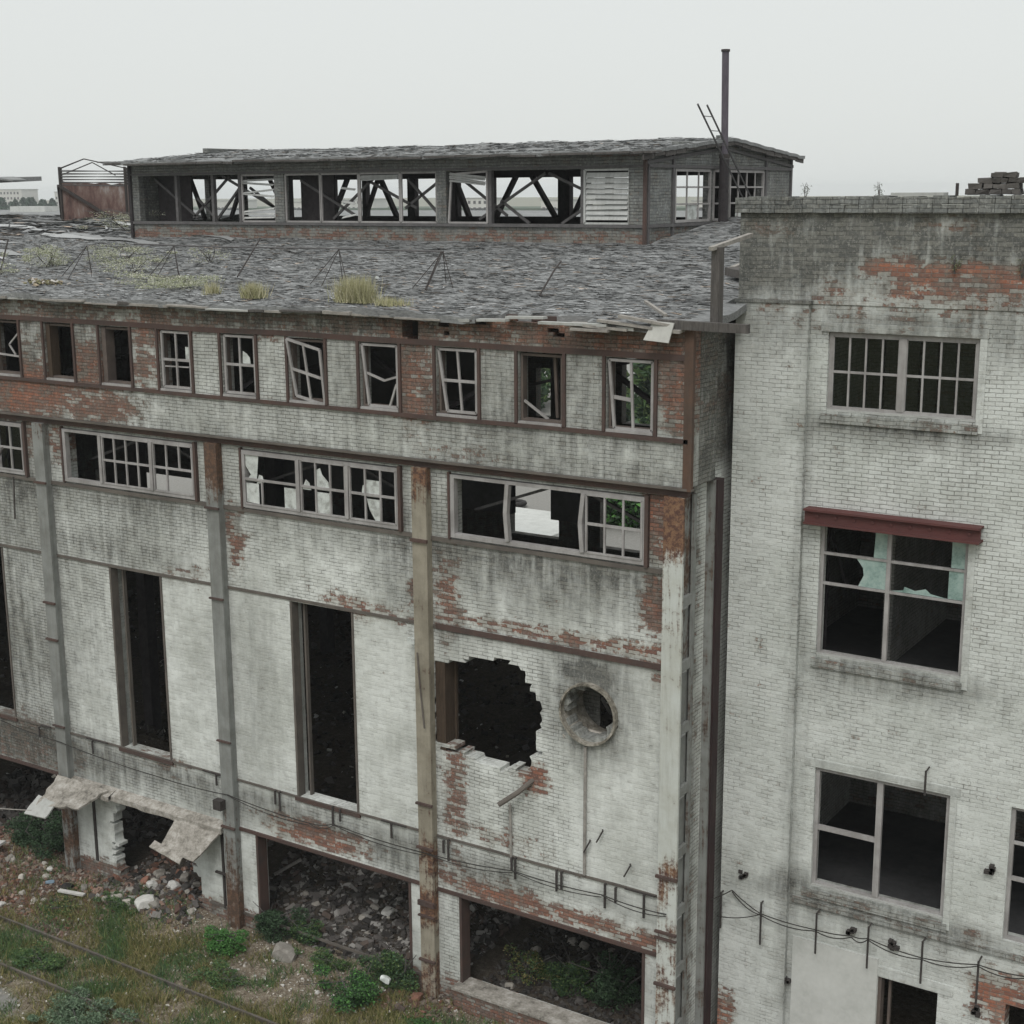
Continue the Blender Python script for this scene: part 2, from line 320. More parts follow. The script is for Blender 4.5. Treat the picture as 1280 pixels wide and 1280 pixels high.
def wall(name, mat, parent, axis, w0, w1, u0, u1, z0, z1, holes=(), wear=None, cell=.3, ragged=(), brick=False, top=None):
    """wall with thickness w0..w1; axis 'x': runs along x (u=x, w=y); axis 'y': runs along y (u=y, w=x). ragged = polygons knocked out brick by brick"""
    if brick: us = list(np.arange(u0, u1-.03, .13))+[u1]; zs = list(np.arange(z0, z1-.02, .085))+[z1]
    else:
        us = sorted({u0, u1, *[h[0] for h in holes if u0 < h[0] < u1], *[h[1] for h in holes if u0 < h[1] < u1]})
        zs = sorted({z0, z1, *[h[2] for h in holes if z0 < h[2] < z1], *[h[3] for h in holes if z0 < h[3] < z1]})
        def fill(a):
            o = [a[0]]
            for p, q in zip(a, a[1:]):
                n = max(1, round((q-p)/cell)); o += [p+(q-p)*i/n for i in range(1, n+1)]
            return o
        us = fill(us); zs = fill(zs)
    keep = {}
    for j in range(len(zs)-1):
        zc = (zs[j]+zs[j+1])/2
        for i in range(len(us)-1):
            uc = (us[i]+us[i+1])/2; k = True
            for h in holes:
                if h[0] < uc < h[1] and h[2] < zc < h[3]: k = False
            if k and ragged:
                i2 = (i+(j % 2))//2; ub = uc
                hh = math.sin(i2*12.9+(j//2)*78.2)*43758.5; jx = (hh-math.floor(hh)-.5)*.17; hh = math.sin(i2*39.3+j*11.1)*24634.6; jz = (hh-math.floor(hh)-.5)*.12
                for pl in ragged:
                    if inpoly(ub+(jx if brick else 0), zc+(jz if brick else 0), pl): k = False
            if top and zc > top(uc): k = False
            keep[i, j] = k
    mb = MB(); idx = {}
    mp = (lambda u, w, z: (u, w, z)) if axis == 'x' else (lambda u, w, z: (w, u, z))
    def V(i, j, b):
        if (i, j, b) not in idx:
            idx[i, j, b] = len(mb.v); mb.v.append(mp(us[i]+(.035*math.sin(i*7.7+j*3.1)*math.sin(i*1.3+j*5.3) if ragged and brick and z0 < 8 and 0 < i < len(us)-1 and 0 < j < len(zs)-1 else 0), w1 if b else w0, zs[j]))
        return idx[i, j, b]
    F = mb.f; fl = axis == 'y'
    def q(*a): F.append(tuple(reversed(a)) if fl else a)
    for (i, j), k in keep.items():
        if not k: continue
        q(V(i, j, 0), V(i+1, j, 0), V(i+1, j+1, 0), V(i, j+1, 0)); q(V(i, j, 1), V(i, j+1, 1), V(i+1, j+1, 1), V(i+1, j, 1))
        if not keep.get((i-1, j)): q(V(i, j, 0), V(i, j+1, 0), V(i, j+1, 1), V(i, j, 1))
        if not keep.get((i+1, j)): q(V(i+1, j, 0), V(i+1, j, 1), V(i+1, j+1, 1), V(i+1, j+1, 0))
        if not keep.get((i, j-1)): q(V(i, j, 0), V(i, j, 1), V(i+1, j, 1), V(i+1, j, 0))
        if not keep.get((i, j+1)): q(V(i, j+1, 0), V(i+1, j+1, 0), V(i+1, j+1, 1), V(i, j+1, 1))
    return mb.build(name, mat, parent, wear=wear)

def blobs(lst):
    def fn(x, z):
        v = 0.
        for cx, cz, rx, rz, a in lst:
            d = ((x-cx)/rx)**2+((z-cz)/rz)**2
            if d < 4: v = max(v, a*math.exp(-d*d*.35))
        return v
    return fn
def sm(a, b, x): t = min(1, max(0, (x-a)/(b-a))); return t*t*(3-2*t)

# wear of the hall's front: paint loss, grime, thick render
B_up = blobs([(-18.05, 14.3, .45, .9, 1.0), (-18.0, 13.7, .5, .35, .95), (-11.95, 14.9, .5, .75, .95), (-11.9, 13.9, .35, .3, .85), (-12.6, 15.3, 1.8, .3, 1.15), (-15., 15.35, 2.6, .3, .95), (-12.0, 14.3, .25, .5, 1.1), (-18.2, 15.3, .7, .35, 1.1),
              (-28, 13.9, 1.0, .5, .8), (-26., 14.0, .5, .5, .6), (-27.6, 13.0, 1.2, .4, .6), (-30.5, 13.2, 1.6, .6, .75), (-25.6, 14.9, .7, .4, .8), (-21.8, 14.9, .4, .15, .7), (-17, 12.75, 1.2, .2, .4), (-24, 15.3, 2.2, .3, .55)])
B_lo = blobs([(-12.35, 11.9, .35, .8, .95), (-12.4, 10.2, .35, .5, .9), (-12.3, 8.9, .3, .5, .5), (-17.4, 9.6, .3, .9, .75), (-23.5, 10.2, .3, .8, .7), (-18.25, 9.7, .2, .25, 1.0), (-30.6, 12.1, 1., .6, .6), (-29.5, 12.0, .5, .6, .65),
              (-16, 2.95, 1.5, .28, .95), (-14.2, 2.95, 1.0, .25, .85), (-12.7, 2.9, .8, .25, .8), (-21.3, 3.15, 1.5, .35, .8), (-14.0, 9.1, 3., .16, .75), (-17.3, 5.2, .3, 1.6, .6), (-17.3, 3.2, .5, .4, .5), (-20.1, 8.95, .9, .2, .7),
              (-19.0, 8.95, 1.2, .15, .55), (-31.6, 3.3, 1.8, .8, .6), (-26.3, 3.85, 1.2, .2, .45), (-15.2, 5.9, .35, .35, .8), (-16, 4.3, 1.2, .25, .4), (-25, 9.0, 1.2, .2, .35), (-30, 0, 6, .45, .75), (-24, 0, 6, .45, .75), (-18, 0, 6, .45, .75)])
G_lo = blobs([(-15, 10.3, 2.6, .7, .35), (-18.5, 10.2, .8, 1.2, .35), (-26.5, 10.3, 1.5, .8, .3), (-31, 7, 1.5, 3.5, .35), (-28.8, 7.5, .8, 2.5, .28), (-27.3, 9.3, 2., .5, .45), (-13.9, 7.7, .95, .95, .62), (-13.9, 8.4, .6, .3, .8), (-30, 3.4, 3, .7, .5), (-17.4, 6, .6, 3, .2), (-21, 3.6, 3.5, .3, .35), (-27, 3.6, 2.5, .3, .4), (-19, 3.1, .8, .35, .45), (-16.5, 3.4, .9, .3, .3), (-24.5, 3.1, 1.2, .3, .3), (-23.0, 7., .5, 2, .15)])
S_lo = blobs([(-13, 6.0, 1.1, 3.2, .75), (-22.8, 6.2, .95, 2.6, .95), (-19.1, 6.4, .85, 2.4, .9), (-25., 6.8, 1.0, 2.2, .9), (-28.7, 5.5, .8, 1.5, .45), (-14.6, 10, 1.8, 1, .5), (-12.7, 1.6, .3, 1.2, .9), (-18.3, 1.5, .3, 1.2, .8), (-23.5, 1.5, .3, 1.2, .5), (-24.8, 1.5, .8, 1.2, .9), (-28.9, 1.5, .7, 1.2, .6), (-20.5, 10, 2, .8, .3)])
def wear_front(x, y, z):
    if z > 12.5:
        l = B_up(x, z)+.42*sm(-24.5, -30.5, x); g_ = .26+.22*sm(13.3, 15.4, z)+.22*sm(-24, -29, x); s = .05
        if z > 15.0: l = max(l, .58); g_ = .5+.15*sm(-27, -21, x)*sm(-17, -19, x)
        if 13.4 < z < 15 and x > -20.2: g_ = .52; s = .35
        if z < 13.4: g_ = .22+.2*sm(13.0, 12.6, z)+.12*sm(-20, -16, x); s = .15+.2*sm(-20, -15, x)
        g_ += .30*math.exp(-max(0, 13.4-z)/.35)*(z < 13.41)
        return (l, g_, s)
    l = B_lo(x, z); g_ = .06+G_lo(x, z)+.22*sm(9.8, 11.2, z)*1.0
    if z < 4: g_ += .08
    g_ += .30*math.exp(-max(0, 10.78-z)/.5)*(z < 10.79)+.22*math.exp(-max(0, 8.84-z)/.4)*(z < 8.85)*(x > -17.7)+.25*math.exp(-max(0, 3.97-z)/.35)*(z < 3.98)
    if z < .45: l = .75; g_ = .5
    g_ += .18*sm(-28, -33, x)
    return (l, g_, S_lo(x, z)+(.22 if z < 8.8 else .08))
def wear_dull(a, b, c=0): return lambda x, y, z: (a, b, c)

# ------------------------------------------------------------------ the factory hall
HALL = thing('factory_hall', (-20, 0, 0), 'derelict whitewashed brick factory hall with rows of broken windows and a raised roof lantern', 'factory building')
COLX = [-11.75-6*k for k in range(9)]           # right edges
WUP = [(-13.47-2.0*k, -12.44-2.0*k, 13.50, 14.93) for k in range(23)]
MIDW = [(-17.24, -12.63), (-23.12, -18.59), (-29.21, -24.61), (-35.2, -30.68), (-41.2, -36.6), (-47.2, -42.6), (-53.2, -48.6), (-59.2, -54.6)]
TALL = [(-21.84, -19.98), (-27.84, -26.0), (-33.84, -31.95), (-39.8, -38.), (-45.8, -44), (-51.8, -50), (-57.8, -56)]
OPEN = [(-17.19, -12.54, .5, 2.66), (-23.26, -18.54, -.5, 2.66), None, (-35.2, -30.3, -.2, 2.68), (-41.2, -36.5, .2, 2.66), None, (-53.2, -48.5, .2, 2.66), None]
HOLE_A = [(-17.55, 8.12), (-16.9, 8.25), (-16.2, 8.42), (-15.75, 8.36), (-15.35, 8.1), (-15.1, 7.65), (-15.05, 7.2), (-15.2, 6.75), (-15.15, 6.45), (-15.35, 6.25), (-15.3, 6.0), (-15.75, 5.95), (-16.1, 5.9), (-16.6, 6.02), (-17.3, 6.12), (-17.8, 6.15), (-17.8, 8.12)]
HOLE_B = [(-28.05, 2.62), (-28.2, 2.1), (-28.4, 1.7), (-28.3, 1.2), (-28.45, .8), (-28.2, .45), (-28.0, -.2), (-25.45, -.2), (-25.25, .4), (-25.3, 1.1), (-25.5, 1.6), (-25.75, 2.0), (-25.7, 2.62)]
cr = [(-13.88+.56*math.cos(t), 7.62+.56*math.sin(t)) for t in np.linspace(0, 2*math.pi, 24, endpoint=False)]
for k in range(8):
    x1 = -11.9-6*k if k else -12.0; x0 = -11.9-6*(k+1)
    # upper storey (slightly proud)
    xa, xb = (-11.67 if k == 0 else x1, x0)
    wall('upper_brick_panel', MT['brick'], HALL, 'x', -.15, .22, x0, -11.67 if k == 0 else x1, 12.55, 15.0, holes=WUP, wear=wear_front, cell=.25)
    rg = []
    if k == 1: rg = [[(-18.25, 15.08), (-17.95, 15.06), (-17.98, 15.45), (-18.3, 15.5)][::-1]]
    if k == 0: rg = [[(-17.35, 15.25), (-17.1, 15.25), (-17.15, 15.4), (-17.35, 15.38)], [(-16.4, 15.5), (-13.8, 15.5), (-13.9, 15.6), (-16.4, 15.6)], [(-14.7, 15.28), (-14.45, 15.28), (-14.45, 15.4), (-14.7, 15.4)]]
    if k == 1: rg.append([(-18.32, 15.1), (-17.92, 15.07), (-17.8, 15.14), (-17.98, 15.5), (-18.3, 15.5)])
    wall('parapet_band', MT['brick'], HALL, 'x', -.17, .20, x0, -11.67 if k == 0 else x1, 15.0, 15.56, wear=wear_front, ragged=rg, brick=True)
    hol = [(MIDW[k][0], MIDW[k][1], 10.9, 12.28)]
    if k > 0: hol.append((TALL[k-1][0], TALL[k-1][1], 4.0, 8.82))
    if OPEN[k]: hol.append(OPEN[k])
    if k == 0:
        wall('brick_panel', MT['brick'], HALL, 'x', 0, .38, x0, x1, 8.84, 12.55, holes=hol, wear=wear_front)
        wall('brick_panel', MT['brick'], HALL, 'x', 0, .38, x0, x1, 4.0, 8.84, wear=wear_front, ragged=[HOLE_A, cr], brick=True)
        wall('brick_panel', MT['brick'], HALL, 'x', 0, .38, x0, x1, -.6, 4.0, holes=hol, wear=wear_front)
    elif k == 2:
        wall('brick_panel', MT['brick'], HALL, 'x', 0, .38, x0, x1, 2.68, 12.55, holes=hol, wear=wear_front)
        wall('brick_panel', MT['brick'], HALL, 'x', 0, .30, x0, x1, -.6, 2.68, wear=wear_front, ragged=[HOLE_B], brick=True)
    else:
        wall('brick_panel', MT['brick'], HALL, 'x', 0, .38, x0, x1, -.6, 12.55, holes=hol, wear=wear_front)
# returns at the right corner
def wear_tone_ret(x, y, z):  # paint loss by height; darker above and along the front stretch
    l = .55 if z > 14.9 else (.7 if (13.9 < z < 14.3) else .2)
    return (l, .85, 0) if z > 12.5 else (.4 if y < .9 else .0, .72 if y < .9 else .0, 0)
wall('corner_return', MT['brick'], HALL, 'y', -11.9, -11.67, .22, .98, 12.55, 15.5, wear=wear_tone_ret, cell=.3)
wall('end_wall', MT['brick'], HALL, 'y', -12.25, -11.83, .38, 26.5, -.6, 15.4, wear=wear_tone_ret, cell=.6)
mb = MB(); mb.box(-11.69, -11.61, -.23, -.13, 12.5, 15.58); mb.box(-11.80, -11.69, -.2, -.155, 12.5, 15.6); mb.build('corner_angle', worn_mat('corner_angle_steel', (.11, .065, .045), (.07, .05, .04), rust=(.18, .11, .055), rust2=(.07, .04, .03), attr=False, bias=.1), HALL)
MB().box(-11.80, -11.62, 1.02, 1.30, -.5, 12.52).build('downpipe_channel', MT['dark_red'], HALL)
MB().box(-11.83, -11.66, .95, 1.017, -.5, 12.52, seg=.5).build('channel_flange', MT['col_grey'], HALL, wear=wear_dull(.35, 0, 0))

# horizontal steel: girder under the upper storey and thin girts
def hbeam(name, mat, y0, y1, z0, z1, x0=-59.9, x1=-11.72, sag=0):
    mb = MB(); xs = np.arange(x1, x0-.01, -1.0)
    for i in range(len(xs)-1):
        d = lambda x: sag*noise.noise(Vector((x*.35, z0, 0)))
        a, b = xs[i+1], xs[i]; 
        mb.add([(a, y0, z0+d(a)), (b, y0, z0+d(b)), (b, y1, z0+d(b)), (a, y1, z0+d(a)), (a, y0, z1+d(a)), (b, y0, z1+d(b)), (b, y1, z1+d(b)), (a, y1, z1+d(a))], [(0, 1, 5, 4), (3, 7, 6, 2), (0, 3, 2, 1), (4, 5, 6, 7)]+([(1, 2, 6, 5)] if i == 0 else [])+([(0, 4, 7, 3)] if i == len(xs)-2 else []))
    return mb.build(name, mat, HALL)
hbeam('girder', MT['red_steel'], -.10, .003, 12.36, 12.548, sag=.0)
hbeam('girder_flange', MT['girt'], -.22, -.10, 12.50, 12.546, x1=-11.6)
hbeam('window_girt', MT['red_steel'], -.185, -.152, 14.945, 15.06, sag=.03, x1=-11.69)
hbeam('window_girt', MT['red_steel'], -.20, -.152, 13.40, 13.485, sag=.03, x1=-11.69)
hbeam('wall_girt', MT['girt'], -.045, -.002, 10.78, 10.87, sag=.03, x1=-12.18)
hbeam('wall_girt', MT['girt'], -.03, -.002, 8.84, 8.91, sag=.02, x1=-12.18)
MB().box(-17.68, -12.18, -.05, -.032, 8.83, 8.95, seg=.5).build('rusty_girt', MT['red_steel'], HALL)
hbeam('wall_girt', MT['girt'], -.035, -.002, 3.97, 4.02, sag=.05, x1=-12.18)
hbeam('lintel_girt', MT['red_steel'], -.05, -.002, 2.67, 2.75, sag=.02, x1=-12.18)
hbeam('plinth_girt', MT['girt'], -.04, -.002, .40, .46, sag=.02, x0=-24.9, x1=-17.9)
# posts beside each upper window
for k in range(23):
    a, b = WUP[k][0], WUP[k][1]
    for x in (a-.07, b+.01): MB().box(x, x+.065, -.20, .1, 13.486, 14.944).build('window_post', MT['red_steel'], HALL)

# columns: flat steel posts with plates
def col_wear(rules):
    fn = blobs(rules); return lambda x, y, z: (fn(0, z), 0, 0)
cw = {0: col_wear([(0, 12, 1, .9, .85), (0, 10.4, 1, .9, .38), (0, 2.3, 1, 2.6, .52), (0, 4.4, 1, .5, .6), (0, 7, 1, 3, .18)]), 1: col_wear([(0, 9, 1, 3.5, .12), (0, 5.5, 1, 2., .22), (0, 12.2, 1, .8, .45), (0, 3.4, 1, .5, .6), (0, 2.4, 1, .5, .75), (0, 1.4, 1, .7, .3), (0, .5, 1, .6, .65), (0, 8.0, 1, .2, .3)]),
      2: col_wear([(0, 12, 1, .8, .8), (0, 2.2, 1, .9, .42), (0, 0.6, 1, 1.1, .60)]), 3: col_wear([(0, 12, 1, .5, .4), (0, 1.2, 1, 1.2, .6)])}
for k, xr in enumerate(COLX):
    w = .42 if k == 0 else .38; mat = MT['col_pale'] if k == 0 else MT['col_tan'] if k in (1,) else MT['col_grey']
    wr = cw.get(k, cw[3]); top = 12.36
    tk = thing  # noqa
    mb = MB(); mb.box(xr-w, xr, -.22, -.16, -.1, top, seg=.25)
    if k == 0:
        o = mb.build('column', mat, HALL, wear=wr)
        MB().box(xr-.16, xr-.09, -.16, .30, -.1, top, seg=.25).build('column_web', MT['col_grey'], o, wear=lambda x, y, z: (.15+.35*(z > 9), 0, 0))
        MB().box(xr-.05, xr-.005, .24, .375, -.1, top, seg=.25).build('column_flange', MT['col_grey'], o, wear=lambda x, y, z: (.35, 0, 0))
        for i in range(9):
            z = 10.3-1.30*i
            bt = MB(); bt.box(xr-.085, xr-.012, -.15, .235, z-.10, z+.10); bt.box(xr-.085, xr+.005, -.155, .05, z-.13, z-.10)
            bt.build('batten_plate', MT['col_grey'], o, wear=wear_dull(.1, 0, 0))
    else:
        mb.box(xr-w+.02, xr-.02, -.16, -.002, -.1, top, seg=.5)
        o = mb.build('column', mat, HALL, wear=wr)
    for z, hh in {0: [(4.55, .06), (3.35, .05), (3.22, .04), (2.18, .06)], 1: [(10.75, .07), (4.75, .05), (3.70, .05), (2.32, .12), (2.05, .04), (.95, .05)], 2: [(10.8, .05), (8.6, .04), (5.0, .04), (2.75, .05)], 3: [(10.8, .05), (7.6, .05), (6.6, .05), (4.2, .04)]}.get(k, []):
        MB().box(xr-w-.03, xr+.03, -.28, -.221, z, z+hh).build('clamp_plate', MT['red_steel'], o)

# inner posts, floor columns and trusses
def truss(x):
    mb = MB(); zb = 15.25
    mb.beam((x, .4, zb), (x, 26.1, zb), .16, .12); mb.beam((x, .4, 15.45), (x, 8.5, 16.4), .14, .16); mb.beam((x, 26.1, 15.45), (x, 18, 16.4), .14, .16)
    for i in range(6):
        ya, yb = .6+i*1.3, .6+(i+1)*1.3
        mb.beam((x, ya, zb if i % 2 == 0 else zb+.2+.12*ya), (x, yb, (zb+.2+.12*yb) if i % 2 == 0 else zb), .07, .07)
        mb.beam((x, 26.5-ya, zb if i % 2 == 0 else zb+.2+.12*ya), (x, 26.5-yb, (zb+.2+.12*yb) if i % 2 == 0 else zb), .07, .07)
    return mb.build('roof_truss', MT['dark_steel'], HALL)
for k in range(9):
    x = -12.45-6*k if k == 0 else -11.95-6*k
    truss(x)
    for y in (8.6, 17.9):
        if (k, y) in ((1, 8.6), (2, 17.9), (2, 8.6)): continue
        MB().box(x-.2, x+.2, y-.2, y+.2, -.4, 15.2).build('inner_column', MT['dark_steel'], HALL)
for k in range(8):    # slanting braces behind the upper windows and the strip windows
    x0 = -11.95-6*k; mb = MB()
    for a, b in ((0, 3), (6, 3)): mb.beam((x0-a, .75, 13.4), (x0-b, .75, 15.2), .12, .08)
    mb.beam((x0-.1, .8, 15.1), (x0-5.9, .8, 13.6), .10, .06); mb.build('brace', MT['dark_steel'], HALL)
    mb = MB(); mb.beam((x0-5.3, .9, 11.33), (x0-2.95, .9, 12.17), .08, .06); mb.beam((x0-2.95, .9, 12.17), (x0-.4, .9, 11.2), .08, .06)
    mb.build('brace', MT['grey_bar'], HALL)
# timber mesh of purlins showing behind windows on the right
for y in (2.5, 5.2, 7.9, 19, 22, 25): MB().box(-59.8, -12.26, y-.07, y+.07, 15.4+.125*(y if y < 13 else 26.5-y)-.16, 15.4+.125*(y if y < 13 else 26.5-y)).build('purlin', MT['dark_steel'], HALL)

BH = [(-32.6, -30.2, 3.9, 8), (-28.25, -24.9, 3.8, 8), (-31.3, -30.35, 9, 11), (-30.0, -29.5, 11.2, 12), (-27.3, -24.8, 9, 12), (-23.5, -19, 9.2, 12), (-58.1, -57.3, 3.3, 4.2), (-55.3, -50.3, 3.3, 4.38), (-45, -42, 9, 11.5), (-21, -15, 3.5, 5.5)]
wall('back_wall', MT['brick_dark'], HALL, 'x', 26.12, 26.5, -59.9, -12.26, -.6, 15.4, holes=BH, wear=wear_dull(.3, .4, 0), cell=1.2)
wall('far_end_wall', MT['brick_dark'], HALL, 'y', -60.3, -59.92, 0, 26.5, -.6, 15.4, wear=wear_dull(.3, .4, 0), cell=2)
# inner partition seen as a dark corner behind the strip windows
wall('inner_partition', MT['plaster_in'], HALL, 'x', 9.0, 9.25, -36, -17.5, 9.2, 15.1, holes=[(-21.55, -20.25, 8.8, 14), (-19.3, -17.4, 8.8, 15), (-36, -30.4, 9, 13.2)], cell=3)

# roof
def roof_z(y): return 15.62+.125*(y+.35) if y < 13.25 else 15.62+.125*(26.85-y)
def rn(x, y):
    return .05*noise.noise(Vector((x*.5, y*.9, 3)))+.035*noise.noise(Vector((x*1.3, y*3.2, 7)))+.02*noise.noise(Vector((x*3.1, y*7, 1)))
def roof_sheet(name, x0, x1, y0, y1, dx, dy, zf, parent, holefn=None, th=.14, mat='felt', fit=True):
    nx = max(2, int((x1-x0)/dx)); ny = max(2, int((y1-y0)/dy)); mb = MB(); idx = {}
    def V(i, j, b):
        if (i, j, b) not in idx:
            x = x0+(x1-x0)*i/nx; y = y0+(y1-y0)*j/ny
            if j == 0: y += .10*noise.noise(Vector((x*2.3, 0, 5)))+.05*noise.noise(Vector((x*9, 0, 5)))
            idx[i, j, b] = len(mb.v); mb.v.append((x, y, zf(y)+rn(x, y)-(th if b else 0)))
        return idx[i, j, b]
    K = {(i, j): not (holefn and holefn(x0+(x1-x0)*(i+.5)/nx, y0+(y1-y0)*(j+.5)/ny)) for i in range(nx) for j in range(ny)}
    for (i, j), k in K.items():
        if not k: continue
        mb.f.append((V(i, j, 0), V(i+1, j, 0), V(i+1, j+1, 0), V(i, j+1, 0))); mb.f.append((V(i, j, 1), V(i, j+1, 1), V(i+1, j+1, 1), V(i+1, j, 1)))
        if not K.get((i-1, j)): mb.f.append((V(i, j, 0), V(i, j+1, 0), V(i, j+1, 1), V(i, j, 1)))
        if not K.get((i+1, j)): mb.f.append((V(i+1, j, 0), V(i+1, j, 1), V(i+1, j+1, 1), V(i+1, j+1, 0)))
        if not K.get((i, j-1)): mb.f.append((V(i, j, 0), V(i, j, 1), V(i+1, j, 1), V(i+1, j, 0)))
        if not K.get((i, j+1)): mb.f.append((V(i, j+1, 0), V(i+1, j+1, 0), V(i+1, j+1, 1), V(i, j+1, 1)))
    return mb.build(name, MT[mat], parent)
def eave_hole(x, y):
    n_ = noise.noise(Vector((x*2.2, y*3, 9)))*.25
    return (-16.3 < x < -13.7 and y < .12+n_-.12*abs(x+15)) or (x > -12.3 and y < -.1+n_)
ROOF = roof_sheet('roof', -60.2, -11.36, -.42, 1.55, .15, .14, roof_z, HALL, eave_hole)
roof_sheet('roof', -60.2, -11.84, 1.55, 8.62, .22, .2, roof_z, HALL)
roof_sheet('roof', -60.2, -35.25, 8.62, 26.9, .3, .3, roof_z, HALL)
roof_sheet('roof', -35.25, -11.84, 18.0, 26.9, .5, .4, roof_z, HALL)
roof_sheet('roof', -17.1, -11.84, 8.62, 18.0, .2, .2, roof_z, HALL)
# torn felt and slate scraps over the roof
def scraps(name, n, region, zf, parent, lmin=.12, lmax=.5, seed=1, lift=.035, cols=None, yb=1.0):
    rr = random.Random(seed); mb = MB(); tint = []
    for _ in range(n):
        x = rr.uniform(region[0], region[1]); y = region[2]+(region[3]-region[2])*rr.random()**yb
        if eave_hole(x, y) and y < .5: continue
        L = rr.uniform(lmin, lmax); W = max(.012, L*rr.uniform(.06, .20)); a = rr.gauss(0, .30); ca, sa = math.cos(a), math.sin(a)
        z = zf(y)+rn(x, y)+.012; tz = rr.uniform(0, lift); cz = rr.uniform(-.006, lift)
        P_ = [(-L/2, -W/2, cz), (L/2, -W/2*rr.uniform(.3, 1), tz), (L/2*rr.uniform(.6, 1), W/2, tz*.4), (-L/2*rr.uniform(.6, 1), W/2*rr.uniform(.3, 1), 0)]
        sl = zf(y+.1)-zf(y); o = len(mb.v)
        mb.v += [(x+p*ca-q*sa, y+p*sa+q*ca, z+zz+(p*sa+q*ca)*sl*10) for p, q, zz in P_]; mb.f.append((o, o+1, o+2, o+3))
        b = rr.choice([.075, .11, .145, .175, .20, .24, .29, .36]) if rr.random() < .97 else .42
        b *= max(.45, 1.05+.9*noise.noise(Vector((x*.45, y*.9, 20)))+.5*noise.noise(Vector((x*1.7, y*3, 5)))); b = min(b, .55)
        c_ = (b*1.0, b*1.02, b*1.03) if rr.random() < .9 else (b*1.25, b, b*.8)
        tint += [c_]*4
    return tag(mb.build(name, MT['tint'], parent, tint=tint), kind='stuff')
scraps('felt_scraps', 34000, (-44, -11.9, -.4, 8.4), roof_z, HALL, seed=2, lmin=.05, lmax=.34, lift=.014)
scraps('felt_scraps', 5000, (-17.0, -11.9, 8.6, 17.8), roof_z, HALL, seed=12, lmin=.05, lmax=.34, lift=.014)
scraps('felt_scraps', 2500, (-60, -35.5, 8.4, 13), roof_z, HALL, seed=3, lmin=.3, lmax=1.2)
# long bleached felt laps running up-left on the left side
rr = random.Random(4)
for k in range(16):
    mb = MB(); x = rr.uniform(-50, -33); y = rr.uniform(2.5, 11.5); L = rr.uniform(2, 6); tint = []
    pts = []
    n = 10
    for i in range(n+1):
        t = i/n; xx = x+L*t; yy = y-.25*L*t*rr.uniform(.9, 1.1); w = .08+.12*math.sin(t*math.pi)*rr.uniform(.6, 1.3)
        mb.v += [(xx, yy-w, roof_z(yy-w)+rn(xx, yy-w)+.03), (xx, yy+w, roof_z(yy+w)+rn(xx, yy+w)+.045)]
        if i: mb.f.append((2*i-2, 2*i, 2*i+1, 2*i-1))
    b = rr.uniform(.22, .42)
    mb.build('felt_lap', MT['tint'], HALL, tint=[(b, b*1.02, b*1.02)]*len(mb.v))
# eave boards: broken edge strips
rr = random.Random(8); x = -11.8
while x > -60:
    L = rr.uniform(.35, 1.3)
    if not (-16.2 < x-L/2 < -13.8):
        y = -.46+rr.uniform(-.05, .05); z = 15.50+rr.uniform(-.03, .02); t = rr.uniform(.03, .07)
        mb = MB(); mb.plate([(x-L, y, z+t), (x, y+rr.uniform(-.03, .03), z+t+rr.uniform(-.02, .02)), (x, y+.30, z+t+.03), (x-L, y+.30, z+t+.03)], t)
        mb.build('eave_board', rr.choice([MT['plank'], MT['plank'], MT['concrete_grey'], MT['old_wood']]), HALL)
    x -= L*rr.uniform(.95, 1.03)
for (x, y, z, L, a) in [(-14.0, -.5, 15.56, 1.5, .02), (-13.3, -.45, 15.52, .9, -.18), (-12.9, -.4, 15.60, 1.1, -.3), (-15.2, -.3, 15.62, .9, .1), (-13.6, -.55, 15.47, .8, -.02), (-12.5, -.35, 15.68, 1.0, -.45), (-15.9, -.42, 15.55, .7, .1)]:
    mb = MB(); mb.beam((x-L/2, y+a*.4, z-a*L/6), (x+L/2, y, z+a*L/6), .16, .05); mb.build('eave_board', rr.choice([MT['plank'], MT['concrete_grey']]), HALL)
MB().beam((-16.4, .1, 15.58), (-13.6, .1, 15.58), .12, .1).build('eave_purlin', MT['red_steel'], HALL)

# roof lantern
LX0, LX1, LY0, LY1 = -35.35, -17.2, 8.5, 18.0
LAN = thing('roof_lantern', (-26, 8.5, 16.7), None, None); LAN.parent = HALL; LAN.location = (-6, 8.5, 16.7)
g1 = [(-35.0, -29.38), (-29.03, -23.57), (-23.25, -17.66)]
def wear_lan(x, y, z): return ((.60 if z < 17.15 else .12)+(.3 if (x > -18.8 and z > 18.7) else 0), .35, .1)
wall('lantern_wall', MT['brick_grey'], LAN, 'x', 8.5, 8.72, LX0, LX1, 16.55, 19.0, holes=[(a, b, 17.2, 18.58) for a, b in g1], wear=wear_lan, cell=.35)
gh = [(10.12, 12.25, 17.23, 18.57), (12.45, 13.3, 17.23, 18.57), (13.5, 15.85, 17.23, 18.57)]
def lan_z(y): return 19.0+.085*(y-8.0) if y < 13.25 else 19.0+.085*(18.5-y)
wall('lantern_gable', MT['brick_grey'], LAN, 'y', LX1-.2, LX1, 8.72, 18.0, 16.55, 19.5, holes=gh, wear=lambda x, y, z: (.1 if z > 17.2 else .45, .4, .1), cell=.25, top=lambda y: lan_z(y)-.05)
wall('lantern_gable', MT['brick_grey'], LAN, 'y', LX0, LX0+.2, 8.72, 18.0, 16.55, 19.5, holes=[(10.2, 11.75, 17.2, 18.5), (12.0, 13.4, 17.2, 18.5), (13.6, 15.2, 17.2, 18.5), (15.5, 17.6, 17.2, 18.5)], wear=wear_dull(.1, .4), cell=.5, top=lambda y: lan_z(y)-.05)
